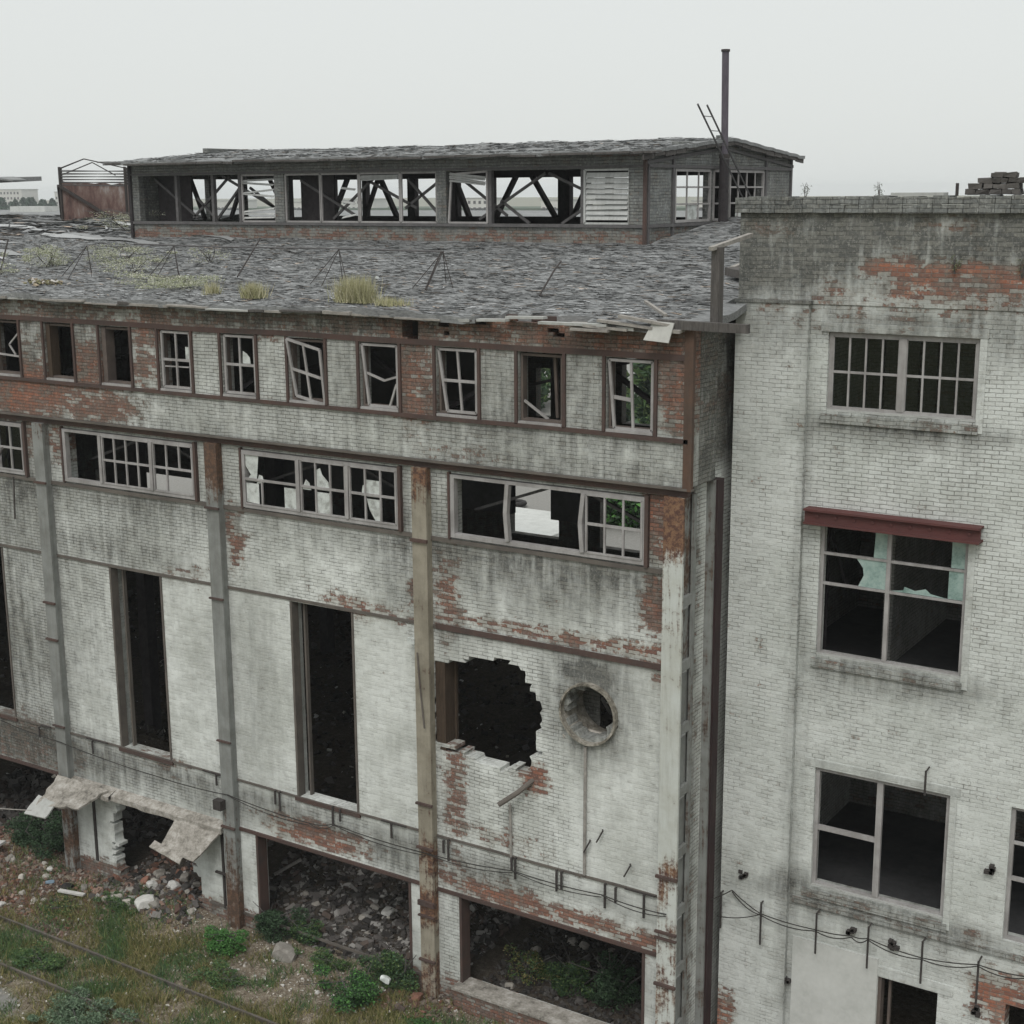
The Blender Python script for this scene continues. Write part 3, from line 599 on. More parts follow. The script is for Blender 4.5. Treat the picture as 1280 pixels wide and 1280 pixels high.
# far lantern wall: sill, lintel, posts, a few solid panels
mb = MB(); mb.box(LX0+.2, LX1-.2, 17.8, 18.0, 16.55, 17.22); mb.build('lantern_sill', MT['dark_steel'], LAN)
MB().box(LX0+.2, LX1-.2, 17.8, 18.0, 18.5, 18.98).build('lantern_lintel', MT['dark_steel'], LAN)
for x, w in [(-34.9, .2), (-33.4, .18), (-31.3, .32), (-29.5, .38), (-27.95, .2), (-25.05, .45), (-23.4, .2), (-21.5, .3), (-19.6, .25), (-18.0, .3)]:
    MB().box(x-w/2, x+w/2, 17.78, 18.02, 17.22, 18.5).build('lantern_post', MT['dark_steel'], LAN)
MB().box(-19.3, -18.1, 17.85, 17.95, 17.22, 18.5).build('lantern_panel', MT['dark_steel'], LAN)
MB().box(-34.98, -33.55, 9.3, 9.36, 17.0, 18.7).build('lantern_panel', MT['dark_steel'], LAN)
MB().box(-28.98, -27.72, 9.2, 9.26, 17.0, 18.7).build('lantern_panel', MT['dark_steel'], LAN)
for a, b, w in [(-27.6, -26.8, .2), (-25.25, -26.15, .2), (-28.7, -29.3, .22), (-34.7, -34.0, .18), (-31.8, -32.5, .2), (-33.2, -32.6, .14), (-24.6, -23.9, .16), (-22.8, -22.0, .16)]:
    MB().beam((a, 17.6, 17.2), (b, 17.6, 18.52), w, .12).build('lantern_strut', MT['dark_steel'], LAN)
for a, b in ((12.4, 13.1), (15.3, 14.4), (11.2, 10.6)): MB().beam((LX0+.5, a, 17.2), (LX0+.5, b, 18.52), .12, .1).build('lantern_strut', MT['dark_steel'], LAN)
# thin crossing braces just behind the front openings
for p, q in [((-34.8, 18.5), (-33.0, 17.3)), ((-33.2, 17.3), (-31.6, 18.55)), ((-33.0, 17.9), (-32.2, 17.25)), ((-31.9, 18.55), (-29.6, 17.5)), ((-32.2, 17.25), (-30.9, 18.5)), ((-30.8, 18.2), (-29.5, 17.4)),
             ((-28.8, 18.4), (-26.8, 17.4)), ((-27.6, 17.3), (-26.0, 18.5)), ((-26.6, 18.5), (-24.6, 17.6)), ((-25.0, 17.6), (-23.7, 18.4)), ((-24.9, 18.4), (-23.7, 17.3)), ((-23.1, 18.4), (-21.6, 17.4)), ((-22.5, 17.3), (-20.4, 18.5)), ((-20.3, 18.5), (-17.9, 17.5)), ((-21.8, 17.8), (-20.9, 17.2)), ((-19.9, 17.2), (-18.7, 17.9))]:
    MB().beam((p[0], 9.0, p[1]), (q[0], 9.0, q[1]), .055, .07).build('lantern_brace', MT['grey_bar'], LAN)
for x in (-23.4, -29.2): MB().beam((x, 8.9, 16.9), (x, 8.9, 18.9), .2, .2).beam((x, 8.9, 18.75), (x, 17.9, 18.75), .14, .18).build('lantern_frame', MT['dark_steel'], LAN)
# front frames
def bilin(c, s_, t): 
    bl, br, tr, tl = [Vector(k) for k in c]
    return (bl*(1-s_)+br*s_)*(1-t)+(tl*(1-s_)+tr*s_)*t
def sash(name, parent, c, cols, rows, bar=.03, edge=.06, mat='frame', skip=(), dep=.05, rowt=None):
    c = [Vector((p[0], p[1], p[2])) for p in c]; mb = MB(); U = [0]+[i/cols for i in range(1, cols)]+[1]; T = rowt or [j/rows for j in range(rows+1)]
    if edge:
        for a, b in ((0, 1), (1, 2), (2, 3), (3, 0)): mb.beam(c[a], c[b], edge if a in (1, 3) else dep, dep if a in (1, 3) else edge)
    for i in range(1, cols):
        if ('c', i) not in skip:
            b0 = .5 if ('cu', i) in skip else 0; b1 = .5 if ('cl', i) in skip else 1
            mb.beam(bilin(c, U[i], b0), bilin(c, U[i], b1), bar, dep*.8)
    for j in range(1, rows):
        if ('r', j) not in skip: mb.beam(bilin(c, 0, T[j]), bilin(c, 1, T[j]), dep*.7, bar*1.3)
    return mb.build(name, MT[mat], parent)
def rect(a, b, y, z0, z1): return [(a, y, z0), (b, y, z0), (b, y, z1), (a, y, z1)]
for a, b in ((-30.7, -29.4), (-27.66, -26.3), (-26.25, -24.85), (-24.8, -23.6), (-23.2, -21.95), (-29.0, -27.7)):
    c = rect(a, b, 8.56, 17.22, 18.56)
    if a == -23.2: c[3] = (a+.1, 8.56, 18.50); c[0] = (a+.02, 8.52, 17.22)
    sash('lantern_window', LAN, c, 1, 1, edge=.055)
for x in (-33.42, -31.9, -30.8, -21.85, -19.02): MB().box(x-.05, x+.05, 8.53, 8.66, 17.2, 18.58).build('lantern_mullion', MT['grey_bar'], LAN)
for (a, b, n, mess, lo) in ((-30.65, -29.45, 11, .05, 17.25), (-18.9, -17.7, 9, .008, 17.25), (-23.15, -22.0, 4, .05, 18.2), (-26.2, -24.9, 3, .03, 18.32), (-26.9, -26.4, 3, .03, 17.3)):
    rr = random.Random(int(-a*10)); hi = 18.54 if lo > 17.2 else 17.9
    for i in range(n):
        if a == -30.65 and i in (3, 4, 5, 8): continue
        z = lo+.06+(hi-lo-.1)*i/n; d = rr.uniform(-mess, mess)*1.6; w = .12 if n == 9 else .05
        MB().plate([(a, 8.50, z+d), (b, 8.50, z-d), (b, 8.56, z+w-d), (a, 8.56, z+w+d)], .012).build('slat', MT['louvre'], LAN)
sash('lantern_window', LAN, rect(-18.95, -17.66, 8.55, 17.22, 18.56), 1, 1, edge=.06, mat='louvre')
MB().box(LX1-.02, LX1+.06, 8.42, 8.50, 16.5, 19.0).build('lantern_corner_post', MT['red_steel'], LAN)
MB().box(LX0-.03, LX0+.06, 8.42, 8.50, 16.6, 19.0).build('lantern_corner_post', MT['dark_steel'], LAN)
MB().box(LX0, LX1, 8.44, 8.498, 17.12, 17.2, seg=1).box(LX0, LX1, 8.45, 8.498, 18.6, 18.66, seg=1).build('lantern_rail', MT['grey_bar'], LAN)
MB().box(LX0, LX1, 8.40, 8.50, 16.58, 16.70, seg=1).build('lantern_rail', MT['dark_steel'], LAN)
# gable windows
for a, b, cc in ((10.14, 12.23, 3), (12.47, 13.28, 2), (13.52, 15.83, 4)):
    c = [(LX1+.01, a, 17.25), (LX1+.01, b, 17.25), (LX1+.01, b, 18.55), (LX1+.01, a, 18.55)]
    sash('lantern_window', LAN, c, cc, 3, bar=.035, edge=.07)
MB().slab([(0, 0)], 0) if False else None
for a, b, z0, z1 in ((10.95, 11.5, 17.25, 17.7), (12.9, 13.2, 17.25, 18.5), (14.0, 14.5, 17.3, 17.7)): MB().box(LX1-.02, LX1-.01, a, b, z0, z1).build('lantern_pane', MT['frost'], LAN)
for y in (8.62, 10.0, 16.0, 17.9): MB().box(LX1+.001, LX1+.06, y-.05, y+.05, 16.7, lan_z(y)-.1).build('lantern_stud', MT['grey_bar'], LAN)
mb = MB()
mb.beam((LX1+.04, 8.5, 18.72), (LX1+.04, 13.1, 18.9+.25), .05, .08); mb.beam((LX1+.04, 18.0, 18.72), (LX1+.04, 13.1, 18.9+.25), .05, .08); mb.beam((LX1+.04, 8.6, 18.64), (LX1+.04, 17.9, 18.64), .06, .08)
mb.beam((LX1+.04, 8.6, 17.16), (LX1+.04, 17.9, 17.16), .06, .08); mb.build('lantern_rail', MT['grey_bar'], LAN)
for y0_, y1_ in ((7.95, 13.25), (13.25, 18.35)):
    roof_sheet('lantern_roof', LX0-.55, LX1+.28, y0_, y1_, .2, .2, lan_z, LAN, th=.09)
mb = MB(); rr = random.Random(5)
x = LX0-.5
while x < LX1+.4:
    L = rr.uniform(.3, 1.2); z = 18.97+rr.uniform(-.03, .02); mb.plate([(x, 7.9+rr.uniform(-.06, .03), z), (min(x+L, LX1+.5), 7.9+rr.uniform(-.06, .03), z+rr.uniform(-.02, .02)), (min(x+L, LX1+.5), 8.4, z+.03), (x, 8.4, z+.03)], .05); x += L*1.02
mb.build('lantern_eave', MT['old_wood'], LAN)
for s_, yy in ((1, (7.95, 13.25)), (-1, (13.25, 18.35))):
    mb = MB(); n = 9
    for i in range(n):
        a = yy[0]+(yy[1]-yy[0])*i/n; b = yy[0]+(yy[1]-yy[0])*(i+.96)/n; d = rr.uniform(-.05, .02)
        mb.beam((LX1+.22, a, lan_z(a)-.12+d), (LX1+.22, b, lan_z(b)-.12+d), .05, .14)
    mb.build('verge_board', MT['old_wood'], LAN)
scraps('lantern_felt_scraps', 3500, (LX0-.5, LX1+.25, 7.9, 13.2), lan_z, LAN, seed=9, lmin=.06, lmax=.35, lift=.02)
MB().beam((LX0-1.0, 8.1, 19.02), (LX0+.3, 8.1, 19.0), .05, .04).build('loose_lath', MT['old_wood'], LAN)

# bare remains of the next lantern at the left end of the roof
REM = thing('lantern_remnant', (-50, 12.6, 17), None, None); REM.parent = HALL; REM.location = (-30, 12.6, 17)
mb = MB(); mb.plate([(-60, 11.6, 18.62), (-46.2, 11.6, 18.62), (-45.6, 13.6, 18.72), (-60, 13.6, 18.72)], .16); mb.plate([(-46.3, 11.9, 18.70), (-45.3, 12.0, 18.58), (-45.35, 12.7, 18.60), (-46.3, 12.9, 18.72)], .06); mb.build('roof_slab', MT['felt'], REM)
MB().box(-46.95, -46.65, 11.9, 12.2, 16.9, 18.5).build('post', MT['dark_steel'], REM); MB().box(-53, -52.7, 11.9, 12.2, 16.9, 18.5).build('post', MT['dark_steel'], REM)

# ---------------- windows of the hall
def skewed(a, b, y, z0, z1, dl=0, dt=0, dr=0, yt=0): return [(a+dl, y, z0), (b, y, z0), (b+dr, y-yt, z1-dt), (a, y-yt, z1)]
for k, (a, b, z0, z1) in enumerate(WUP):
    a += .03; b -= .03; z0 += .05; z1 -= .03; y = -.06
    fr = MB(); 
    for x in (a, b-.05): fr.box(x, x+.05, -.1, .05, z0, z1)
    fr.box(a+.05, b-.05, -.1, .05, z0, z0+.05); fr.box(a+.05, b-.05, -.1, .05, z1-.05, z1)
    W = fr.build('window', MT['frame_dark'], HALL)
    MB().box(a-.02, b+.02, -.19, .0, z0-.055, z0-.003).build('sill', MT['frame'], W)
    if k == 0:
        sash('sash', W, skewed(a+.02, b-.02, -.12, z0+.02, z1-.02, dl=.12), 2, 1, bar=.05, edge=.055); MB().beam((a+.1, -.1, z0+.62), (a+.5, -.1, z0+.58), .04, .07).build('loose_bar', MT['frame'], W)
    elif k == 1:
        MB().beam((a+.62, .3, z0+.05), (a+.68, .1, z1-.05), .06, .06).build('loose_bar', MT['frame_dark'], W); MB().beam((a+.05, -.05, z0+.4), (a+.55, .05, z0+.04), .04, .05).build('loose_bar', MT['frame'], W)
    elif k == 2: sash('sash', W, skewed(a+.02, b-.02, -.12, z0+.06, z1-.02, dl=.2), 2, 2, bar=.045, edge=.055)
    elif k == 3:
        S = sash('sash', W, skewed(a+.02, b-.02, -.12, z0+.03, z1-.02, dl=.16), 1, 1, edge=.055)
        mb = MB(); mb.beam((a+.12, -.1, z0+.72), (a+.58, -.1, z0+.58), .04, .045); mb.beam((a+.58, -.1, z0+.58), (b-.05, -.1, z0+.68), .04, .045); mb.beam((a+.72, -.1, z0+.05), (a+.9, -.1, z0+.52), .04, .045); mb.build('broken_bar', MT['frame'], W)
    elif k == 4: sash('sash', W, [(a+.16, -.14, z0+.1), (b, -.14, z0-.06), (b-.06, -.2, z1-.2), (a-.02, -.2, z1)], 2, 2, bar=.045, edge=.055, rowt=[0, .48, 1])
    elif k in (5, 6):
        sash('sash', W, rect(a+.05, b-.02, -.12, z0+.04, z1-.02), 2, 2, bar=.045, edge=.055)
        MB().slab([(b-.42, z0+.72), (b-.18, z0+.72), (b-.2, z0+.86), (b-.3, z0+.95), (b-.4, z0+1.0)] if k == 5 else [(b-.2, z0+.7), (b-.07, z0+.7), (b-.07, z0+1.0), (b-.2, z0+1.0)], -.1, .008).build('pane', MT['frost'], W)
        if k == 6: MB().beam((a+.1, -.1, z0+.52), (b-.1, -.1, z0+.53), .03, .03).build('loose_bar', MT['frame'], W)
    elif k in (7, 8): MB().box(a, a+.14, -.12, .15, z0, z1).build('jamb_board', MT['frame_dark'] if k == 7 else MT['brown_wood'], W)
    elif k == 9:
        mb = MB(); mb.beam((a+.1, -.1, z0+.5), (b, -.1, z0+.46), .04, .045); mb.beam((a+.55, -.1, z0+.75), (b-.05, -.1, z0+1.05), .03, .04); mb.beam((a+.55, -.1, z0+.75), (b-.2, -.1, z0+.5), .03, .04); mb.build('broken_bar', MT['frame'], W)
    elif k % 2: sash('sash', W, rect(a+.02, b-.02, -.1, z0+.02, z1-.02), 2, 2, bar=.045, edge=.055)

DIV = [[-17.24, -15.8, -14.03, -12.65], [-23.11, -21.4, -20.0, -18.6], [-29.2, -27.82, -26.05, -24.63], [-35.2, -33.7, -32.2, -30.7], [-41.2, -39.7, -38.2, -36.6], [-47.2, -45.7, -44.1, -42.6], [-53.2, -51.6, -50.1, -48.6], [-59.2, -57.6, -56.1, -54.6]]
for k, dv in enumerate(DIV):
    z0, z1 = 10.91, 12.26; fr = MB(); y0_, y1_ = -.06, .08
    a, b = dv[0], dv[-1]
    fr.box(a, a+.1, y0_, y1_, z0, z1); fr.box(b-.1, b, y0_, y1_, z0, z1); fr.box(a+.1, b-.1, y0_, y1_, z0, z0+.09); fr.box(a+.1, b-.1, y0_, y1_, z1-.07, z1)
    W = fr.build('strip_window', MT['frame'], HALL)
    MB().box(a-.05, a-.001, -.09, .1, z0-.03, z1+.05).build('side_post', MT['red_steel'], W); MB().box(b+.001, b+.08, -.09, .1, z0-.03, z1+.05).build('side_post', MT['red_steel'], W)
    for q, x in enumerate(dv[1:-1]):
        bow = .05 if k == 0 else 0
        mb = MB(); mb.beam((x, -.04, z0+.09), (x-bow, -.04, (z0+z1)/2), .09, .12); mb.beam((x-bow, -.04, (z0+z1)/2), (x+(.02 if q else 0), -.04, z1-.07), .09, .12); mb.build('mullion', MT['frame'], W)
    for q in range(3):
        xa, xb = dv[q]+.08, dv[q+1]-.06
        spec = {(0, 2): (3, 2, ()), (1, 0): (3, 2, (('c', 2), ('cl', 1)) ), (1, 1): (3, 2, ()), (1, 2): (3, 2, ()), (2, 1): (4, 2, ()), (2, 2): (3, 2, (('cu', 2),)), (3, 2): (3, 2, ()), (3, 1): (3, 2, ())}.get((k, q))
        if k > 3: spec = (3, 2, ())
        if not spec: continue
        sash('sash', W, rect(xa, xb, -.05, z0+.1, z1-.08), spec[0], spec[1], bar=.042, edge=.035, skip=spec[2], rowt=[0, .5, 1])
    if k == 1:
        P_ = [[(-23.0, 11.55), (-22.68, 11.55), (-22.6, 12.15), (-23.0, 12.15), (-23.0, 11.9), (-22.85, 11.7)], [(-22.68, 11.5), (-22.45, 11.55), (-22.5, 11.7), (-22.6, 11.72)], [(-23.0, 11.05), (-22.62, 11.03), (-22.62, 11.5), (-23.0, 11.5)], [(-21.85, 11.03), (-21.5, 11.03), (-21.5, 11.5), (-21.85, 11.5)],
              [(-21.32, 11.52), (-21.05, 11.52), (-21.1, 11.68), (-21.2, 11.75)], [(-20.88, 11.03), (-20.5, 11.03), (-20.5, 11.5), (-20.88, 11.5)], [(-20.88, 11.55), (-20.52, 11.55), (-20.55, 11.75), (-20.72, 11.9), (-20.78, 12.05), (-20.88, 12.0)],
              [(-19.62, 11.55), (-19.5, 11.55), (-19.5, 11.82), (-19.58, 11.78)], [(-19.48, 11.55), (-19.1, 11.55), (-19.1, 11.92), (-19.48, 11.92)], [(-19.48, 11.5), (-19.1, 11.5), (-19.1, 11.03), (-19.25, 11.03), (-19.4, 11.25)]]
        for p in P_: MB().slab(p, -.04, .008).build('pane', MT['frost'], W)
    if k == 3:
        for xa, xb in ((-32.1, -31.4), (-31.3, -30.8)): MB().slab([(xa, 11.02), (xb, 11.02), (xb, 12.15), (xa, 12.15)], -.03, .006).build('pane', MT['glass'], W)
MB().beam((-32.0, -.12, 10.9), (-31.35, -.2, 11.6), .04, .05).beam((-31.1, -.14, 10.85), (-31.2, -.12, 9.7), .03, .04).build('hanging_lath', MT['old_wood'], HALL)

# frames of tall openings
for a, b in TALL:
    MB().box(a, a+.06, -.03, .2, 4.0, 8.82).build('opening_frame', MT['girt'], HALL); MB().box(b-.05, b, -.03, .2, 4.0, 8.82).build('opening_frame', MT['girt'], HALL); MB().box(a+.2, a+.25, .2, .3, 4.0, 8.8).build('inner_post', MT['girt'], HALL)
    MB().box(a-.05, b+.05, -.06, .30, 3.90, 3.996).build('sill', MT['red_steel'], HALL)
for o in OPEN:
    if o: 
        MB().box(o[0]-.004, o[0]+.06, -.02, .30, o[2], o[3]).build('opening_frame', MT['red_steel'], HALL); MB().box(o[1]-.06, o[1]+.004, -.02, .30, o[2], o[3]).build('opening_frame', MT['red_steel'], HALL)
MB().box(-17.75, -17.50, .012, .5, 6.05, 8.2).build('old_jamb', MT['brown_wood'], HALL)
MB().box(-17.49, -17.44, .35, .42, 6.2, 8.0).build('jamb_lath', MT['brown_wood'], HALL)
# low kerb wall below right ground opening
MB().box(-17.2, -12.5, -.25, .25, -.5, .50, seg=.5).build('kerb_wall', MT['brick_red'], HALL, wear=wear_dull(.3, .4))
MB().box(-17.25, -12.5, -.30, .28, .502, .56).build('kerb_coping', MT['concrete'], HALL)

# round duct
mb = MB(); n = 28; rr = random.Random(3)
prof = [(-.13, .615), (-.13, .66), (.8, .66), (.8, .62)]
for i in range(n):
    t = 2*math.pi*i/n; jy = rr.uniform(-.02, .02)
    for (yy, rad) in prof: mb.v.append((-13.88+rad*math.cos(t), yy+(jy if yy < 0 else 0), 7.62+rad*math.sin(t)))
for i in range(n):
    for k in range(4):
        a = i*4+k; b = i*4+(k+1) % 4; c = ((i+1) % n)*4+(k+1) % 4; d = ((i+1) % n)*4+k; mb.f.append((a, b, c, d))
DU = mb.build('round_duct', MT['duct'], HALL)
mb = MB(); mb.box(-14.6, -14.1, .82, .86, 6.9, 8.3); mb.build('duct_damper', MT['brick_dark'], DU, wear=wear_dull(.1, .5))
MB().tube([(-14.52+.0, .0, 7.0), (-14.3, .45, 7.05), (-13.7, .5, 6.98), (-13.4, .3, 7.1)], .05).build('duct_rubble', MT['stone'], DU)

# pipes on the wall
def pipe(name, pts, r, mat='frame', parent=HALL): return MB().tube(pts, r, 8).build(name, MT[mat], parent)
pipe('vertical_pipe', [(-13.95, -.05, 6.9), (-13.96, -.05, 4.05)], .035, 'plank')
pipe('vertical_pipe', [(-15.8, -.05, 5.2), (-15.78, -.05, 3.9)], .03, 'plank')
pipe('stub_pipe', [(-15.2, .1, 5.92), (-15.5, -.2, 5.6), (-15.85, -.42, 5.32)], .06, 'girt')
pipe('conduit', [(-18.0, -.3, 8.3), (-17.95, -.3, 7.6), (-17.85, -.3, 6.6)], .02, 'girt')
MB().box(-18.3, -18.12, -.25, -.05, 8.45, 8.58).build('lamp_bracket', MT['frost'], HALL)
# iron brackets
for x, z, L in [(-24.42, 4.0, .28), (-22.36, 4.02, .5), (-22.5, 4.02, .35), (-20.72, 4.02, .48), (-20.5, 4.0, .3), (-19.0, 4.0, .35), (-17.42, 4.0, .5), (-17.55, 3.95, .3), (-15.66, 4.02, .5), (-15.75, 4.0, .3), (-14.5, 4.0, .42), (-14.62, 4.0, .48), (-13.45, 4.0, .55), (-13.2, 3.98, .35), (-12.54, 4.0, .52), (-28.86, 3.98, .36), (-30.95, 3.95, .3)]:
    mb = MB(); mb.box(x-.022, x+.022, -.10, -.07, z-L, z); mb.box(x-.018, x+.018, -.07, -.036, z-.03, z)
    mb.build('iron_bracket', MT['iron'], HALL)
for x0_, x1_ in ((-30.9, -30.5), (-29.1, -28.3), (-19.3, -18.6), (-24.9, -24.2), (-13.0, -12.3)): MB().box(x0_, x1_, -.075, -.05, 3.99, 4.025).build('iron_strap', MT['iron'], HALL)
for x, z in ((-13.55, 5.15), (-13.85, 4.85), (-12.9, 4.55)): MB().tube([(x, -.02, z), (x+.05, -.1, z+.02), (x-.08, -.14, z-.25)], .018).build('hook', MT['iron'], HALL)

# canopy remains at the left bottom
mb = MB(); tintless = None
xs = np.arange(-29.9, -24.0, .3)
mb = MB()
for i in range(len(xs)-1):
    a, b = xs[i], xs[i+1]; d0 = .34+.12*noise.noise(Vector((a*1.7, 0, 0))); d1 = .34+.12*noise.noise(Vector((b*1.7, 0, 0)))
    if a > -28.2: d0 *= .75; d1 *= .75
    mb.add([(a, 0, 2.78), (b, 0, 2.78), (b, -d1, 2.66), (a, -d0, 2.66), (a, 0, 2.62), (b, 0, 2.62), (b, -d1, 2.52), (a, -d0, 2.52)], [(0, 3, 2, 1), (4, 5, 6, 7), (3, 7, 6, 2)]+([(0, 4, 7, 3)] if i == 0 else [])+([(1, 2, 6, 5)] if i == len(xs)-2 else []))
CAN = mb.build('canopy', MT['concrete'], HALL)
def rough_plate(name, quad, t, mat, parent, n=14, seed=0, rag=.10):
    q = [Vector(p) for p in quad]; nn = (q[1]-q[0]).cross(q[3]-q[0]).normalized(); mb = MB(); idx = {}
    for b in (0, 1):
        for j in range(n+1):
            for i in range(n+1):
                u_, v_ = i/n, j/n; p = (q[0]*(1-u_)+q[1]*u_)*(1-v_)+(q[3]*(1-u_)+q[2]*u_)*v_
                if i in (0, n) or j in (0, n): p = p+((q[0]+q[1]+q[2]+q[3])/4-p)*rag*(.5+noise.noise(p*4+Vector((seed, 0, 0))))
                p = p+nn*(.035*noise.noise(p*2.5+Vector((seed, 3, 0)))+.012*noise.noise(p*9))-nn*t*b; idx[i, j, b] = len(mb.v); mb.v.append(tuple(p))
    for j in range(n):
        for i in range(n):
            mb.f.append((idx[i, j, 0], idx[i+1, j, 0], idx[i+1, j+1, 0], idx[i, j+1, 0])); mb.f.append((idx[i, j, 1], idx[i, j+1, 1], idx[i+1, j+1, 1], idx[i+1, j, 1]))
    ring = [(i, 0) for i in range(n)]+[(n, j) for j in range(n)]+[(i, n) for i in range(n, 0, -1)]+[(0, j) for j in range(n, 0, -1)]
    for a, b in zip(ring, ring[1:]+ring[:1]): mb.f.append((idx[(*b, 0)], idx[(*a, 0)], idx[(*a, 1)], idx[(*b, 1)]))
    return mb.build(name, MT[mat], parent)
rough_plate('canopy_slab', [(-30.1, -.28, 2.85), (-28.2, -.2, 2.80), (-28.5, -1.0, 2.46), (-29.95, -1.2, 2.33)][::-1], .06, 'concrete', CAN, seed=1)
rough_plate('canopy_slab', [(-30.15, -.9, 2.50), (-29.35, -1.0, 2.44), (-29.3, -1.45, 2.2), (-30.1, -1.5, 2.16)][::-1], .04, 'concrete_grey', CAN, seed=2, n=8)
rough_plate('canopy_slab', [(-25.75, -.15, 2.72), (-24.15, -.15, 2.66), (-24.6, -.85, 1.93), (-25.85, -.8, 2.0)][::-1], .05, 'concrete', CAN, seed=3, rag=.06)
rough_plate('canopy_slab', [(-26.1, -.7, 2.12), (-24.9, -.85, 2.0), (-24.9, -1.0, 1.86), (-26.1, -.9, 2.0)][::-1], .04, 'concrete', CAN, seed=4, n=8)
MB().box(-24.42, -24.36, -.05, -.002, .4, 2.5).box(-29.1, -29.02, -.04, -.002, .5, 2.5).box(-24.6, -24.1, -.12, -.06, 1.35, 1.40).build('wall_conduit', MT['iron'], HALL)
MB().box(-24.25, -24.0, -.42, -.24, 3.25, 3.5).build('junction_box', MT['iron'], HALL)

# wing -------------------------------------------------------------
WING = thing('brick_wing', (-8, 1.6, 0), 'tall pale brick wing with mossy parapet and red steel lintel, right of the hall', 'building')
B_w = blobs([(-8.6, 16.68, .5, .16, 1.15), (-8.1, 16.35, .5, .22, .9), (-7.3, 16.6, .7, .18, 1.15), (-7.7, 16.25, .5, .15, .8), (-8.2, 16.3, .6, .25, .8), (-6.3, 16.5, .6, .22, 1.15), (-7.0, 16.1, .8, .3, .6), (-9.6, 16.2, .5, .2, .6), (-10.9, 17.3, .6, .15, .6), (-7.6, 17.45, .5, .12, .8), (-8.9, 15.7, 1.5, .3, .35), (-5.8, 2.9, .5, .45, 1.), (-8.2, 3.75, .5, .1, .9), (-9.3, 3.72, .3, .1, .7), (-6.4, 4.0, .3, .12, .6), (-11.5, .8, .2, .6, .9), (-10.8, 15.95, .3, .15, .7)])
G_shade_w = blobs([(-8.3, 13.7, 1.7, .2, .75), (-8.3, 8.9, 1.7, .25, .6), (-8.2, 3.95, 2.2, .25, .75), (-8.3, 15.55, 2, .25, .6), (-10.1, 8, .12, 9, .35), (-10.9, 15.5, 1., .4, .4), (-10.05, 4.2, .35, .3, .7), (-6.5, 15.6, .8, .6, .45)])  # grime blobs; the tall thin one paints the pilaster's shadow line
def wear_shade_w(x, y, z):
    g_ = G_shade_w(x, z)
    if z > 15.2: g_ = max(g_, .12+.72*sm(15.4, 16.5, z)+.1*sm(16.8, 17.3, z)-.6*B_w(x, z))
    s = .42+.25*sm(9, 4, z)-.35*sm(9.5, 10.5, z)*sm(16, 14, z)*sm(-10.1, -10, x)
    for q in (13.65, 8.8, 3.75):
        if z < q and -10 < x < -6.8: g_ += .28*math.exp(-(q-z)/.6)
    return (B_w(x, z), g_, max(0, s))
WW = [(-9.76, -6.95, 13.93, 15.42), (-9.77, -6.93, 9.1, 11.75), (-9.68, -6.98, 4.2, 6.76), (-5.85, -3.1, 4.1, 6.8), (-8.19, -6.99, -.4, 2.62), (-5.7, -4.4, .2, 2.8), (-5.0, -2.2, 9.1, 11.75), (-5.0, -2.2, 13.9, 15.4)]
wall('wing_facade', MT['brick_wing'], WING, 'x', 1.72, 2.1, -10.12, 8, -.5, 15.93, holes=WW, wear=wear_shade_w, cell=.25)
wall('wing_pilaster', MT['brick_wing'], WING, 'x', 1.60, 2.1, -11.6, -10.12, -.5, 15.93, wear=wear_shade_w, cell=.3)
wall('wing_parapet', MT['brick_wing'], WING, 'x', 1.70, 2.08, -11.6, 8, 15.93, 17.6, wear=wear_shade_w, cell=.25)
MB().box(-11.62, -10.08, 1.57, 1.695, 15.932, 15.99, seg=.3).build('string_course', MT['brick_wing'], WING, wear=wear_dull(.2, .8))
mb = MB(); rr = random.Random(6); x = -11.68
while x < 8:
    L = .27
    for zz in (0, 1): 
        d = rr.uniform(-.012, .012); mb.box(x+.003, x+L-.006, 1.60+d, 2.15, 17.602+zz*.15, 17.745+zz*.15+rr.uniform(-.01, .012) if zz == 0 else 17.895+rr.uniform(-.02, .02))
    x += L
mb.build('coping', MT['brick_grey'], WING, wear=wear_dull(.0, .45))
wall('wing_side_wall', MT['brick_wing'], WING, 'y', -11.58, -11.2, 2.1, 14, -.5, 17.6, wear=wear_dull(.2, .4), cell=1)
wall('wing_back_wall', MT['brick_in'], WING, 'x', 8.0, 8.3, -11.2, 8, -.5, 17.5, wear=wear_dull(.3, .4), cell=2)
for z in (-.4, 3.1, 8.1, 12.6): MB().box(-11.2, 8, 2.1, 8.0, z, z+.25).build('floor_slab', MT['plaster_in'], WING)
MB().box(-11.2, 8, 2.1, 14, 16.9, 17.15).build('wing_roof', MT['felt'], WING)
wall('wing_inner_wall', MT['brick_in'], WING, 'y', -9.2, -9.0, 4.0, 8, 8.35, 12.6, wear=wear_dull(.1, .2), cell=1)
wall('wing_inner_wall', MT['brick_in'], WING, 'y', -11.19, -11.1, 2.1, 8, 3.35, 16.8, wear=wear_dull(.1, .1), cell=1)
MB().tube([(-10.3, 3.6, 8.4), (-10.3, 3.6, 12.5)], .06).tube([(-10.3, 3.6, 11.4), (-9.9, 3.7, 10.0)], .04).build('inner_pipe', MT['dark_steel'], WING)
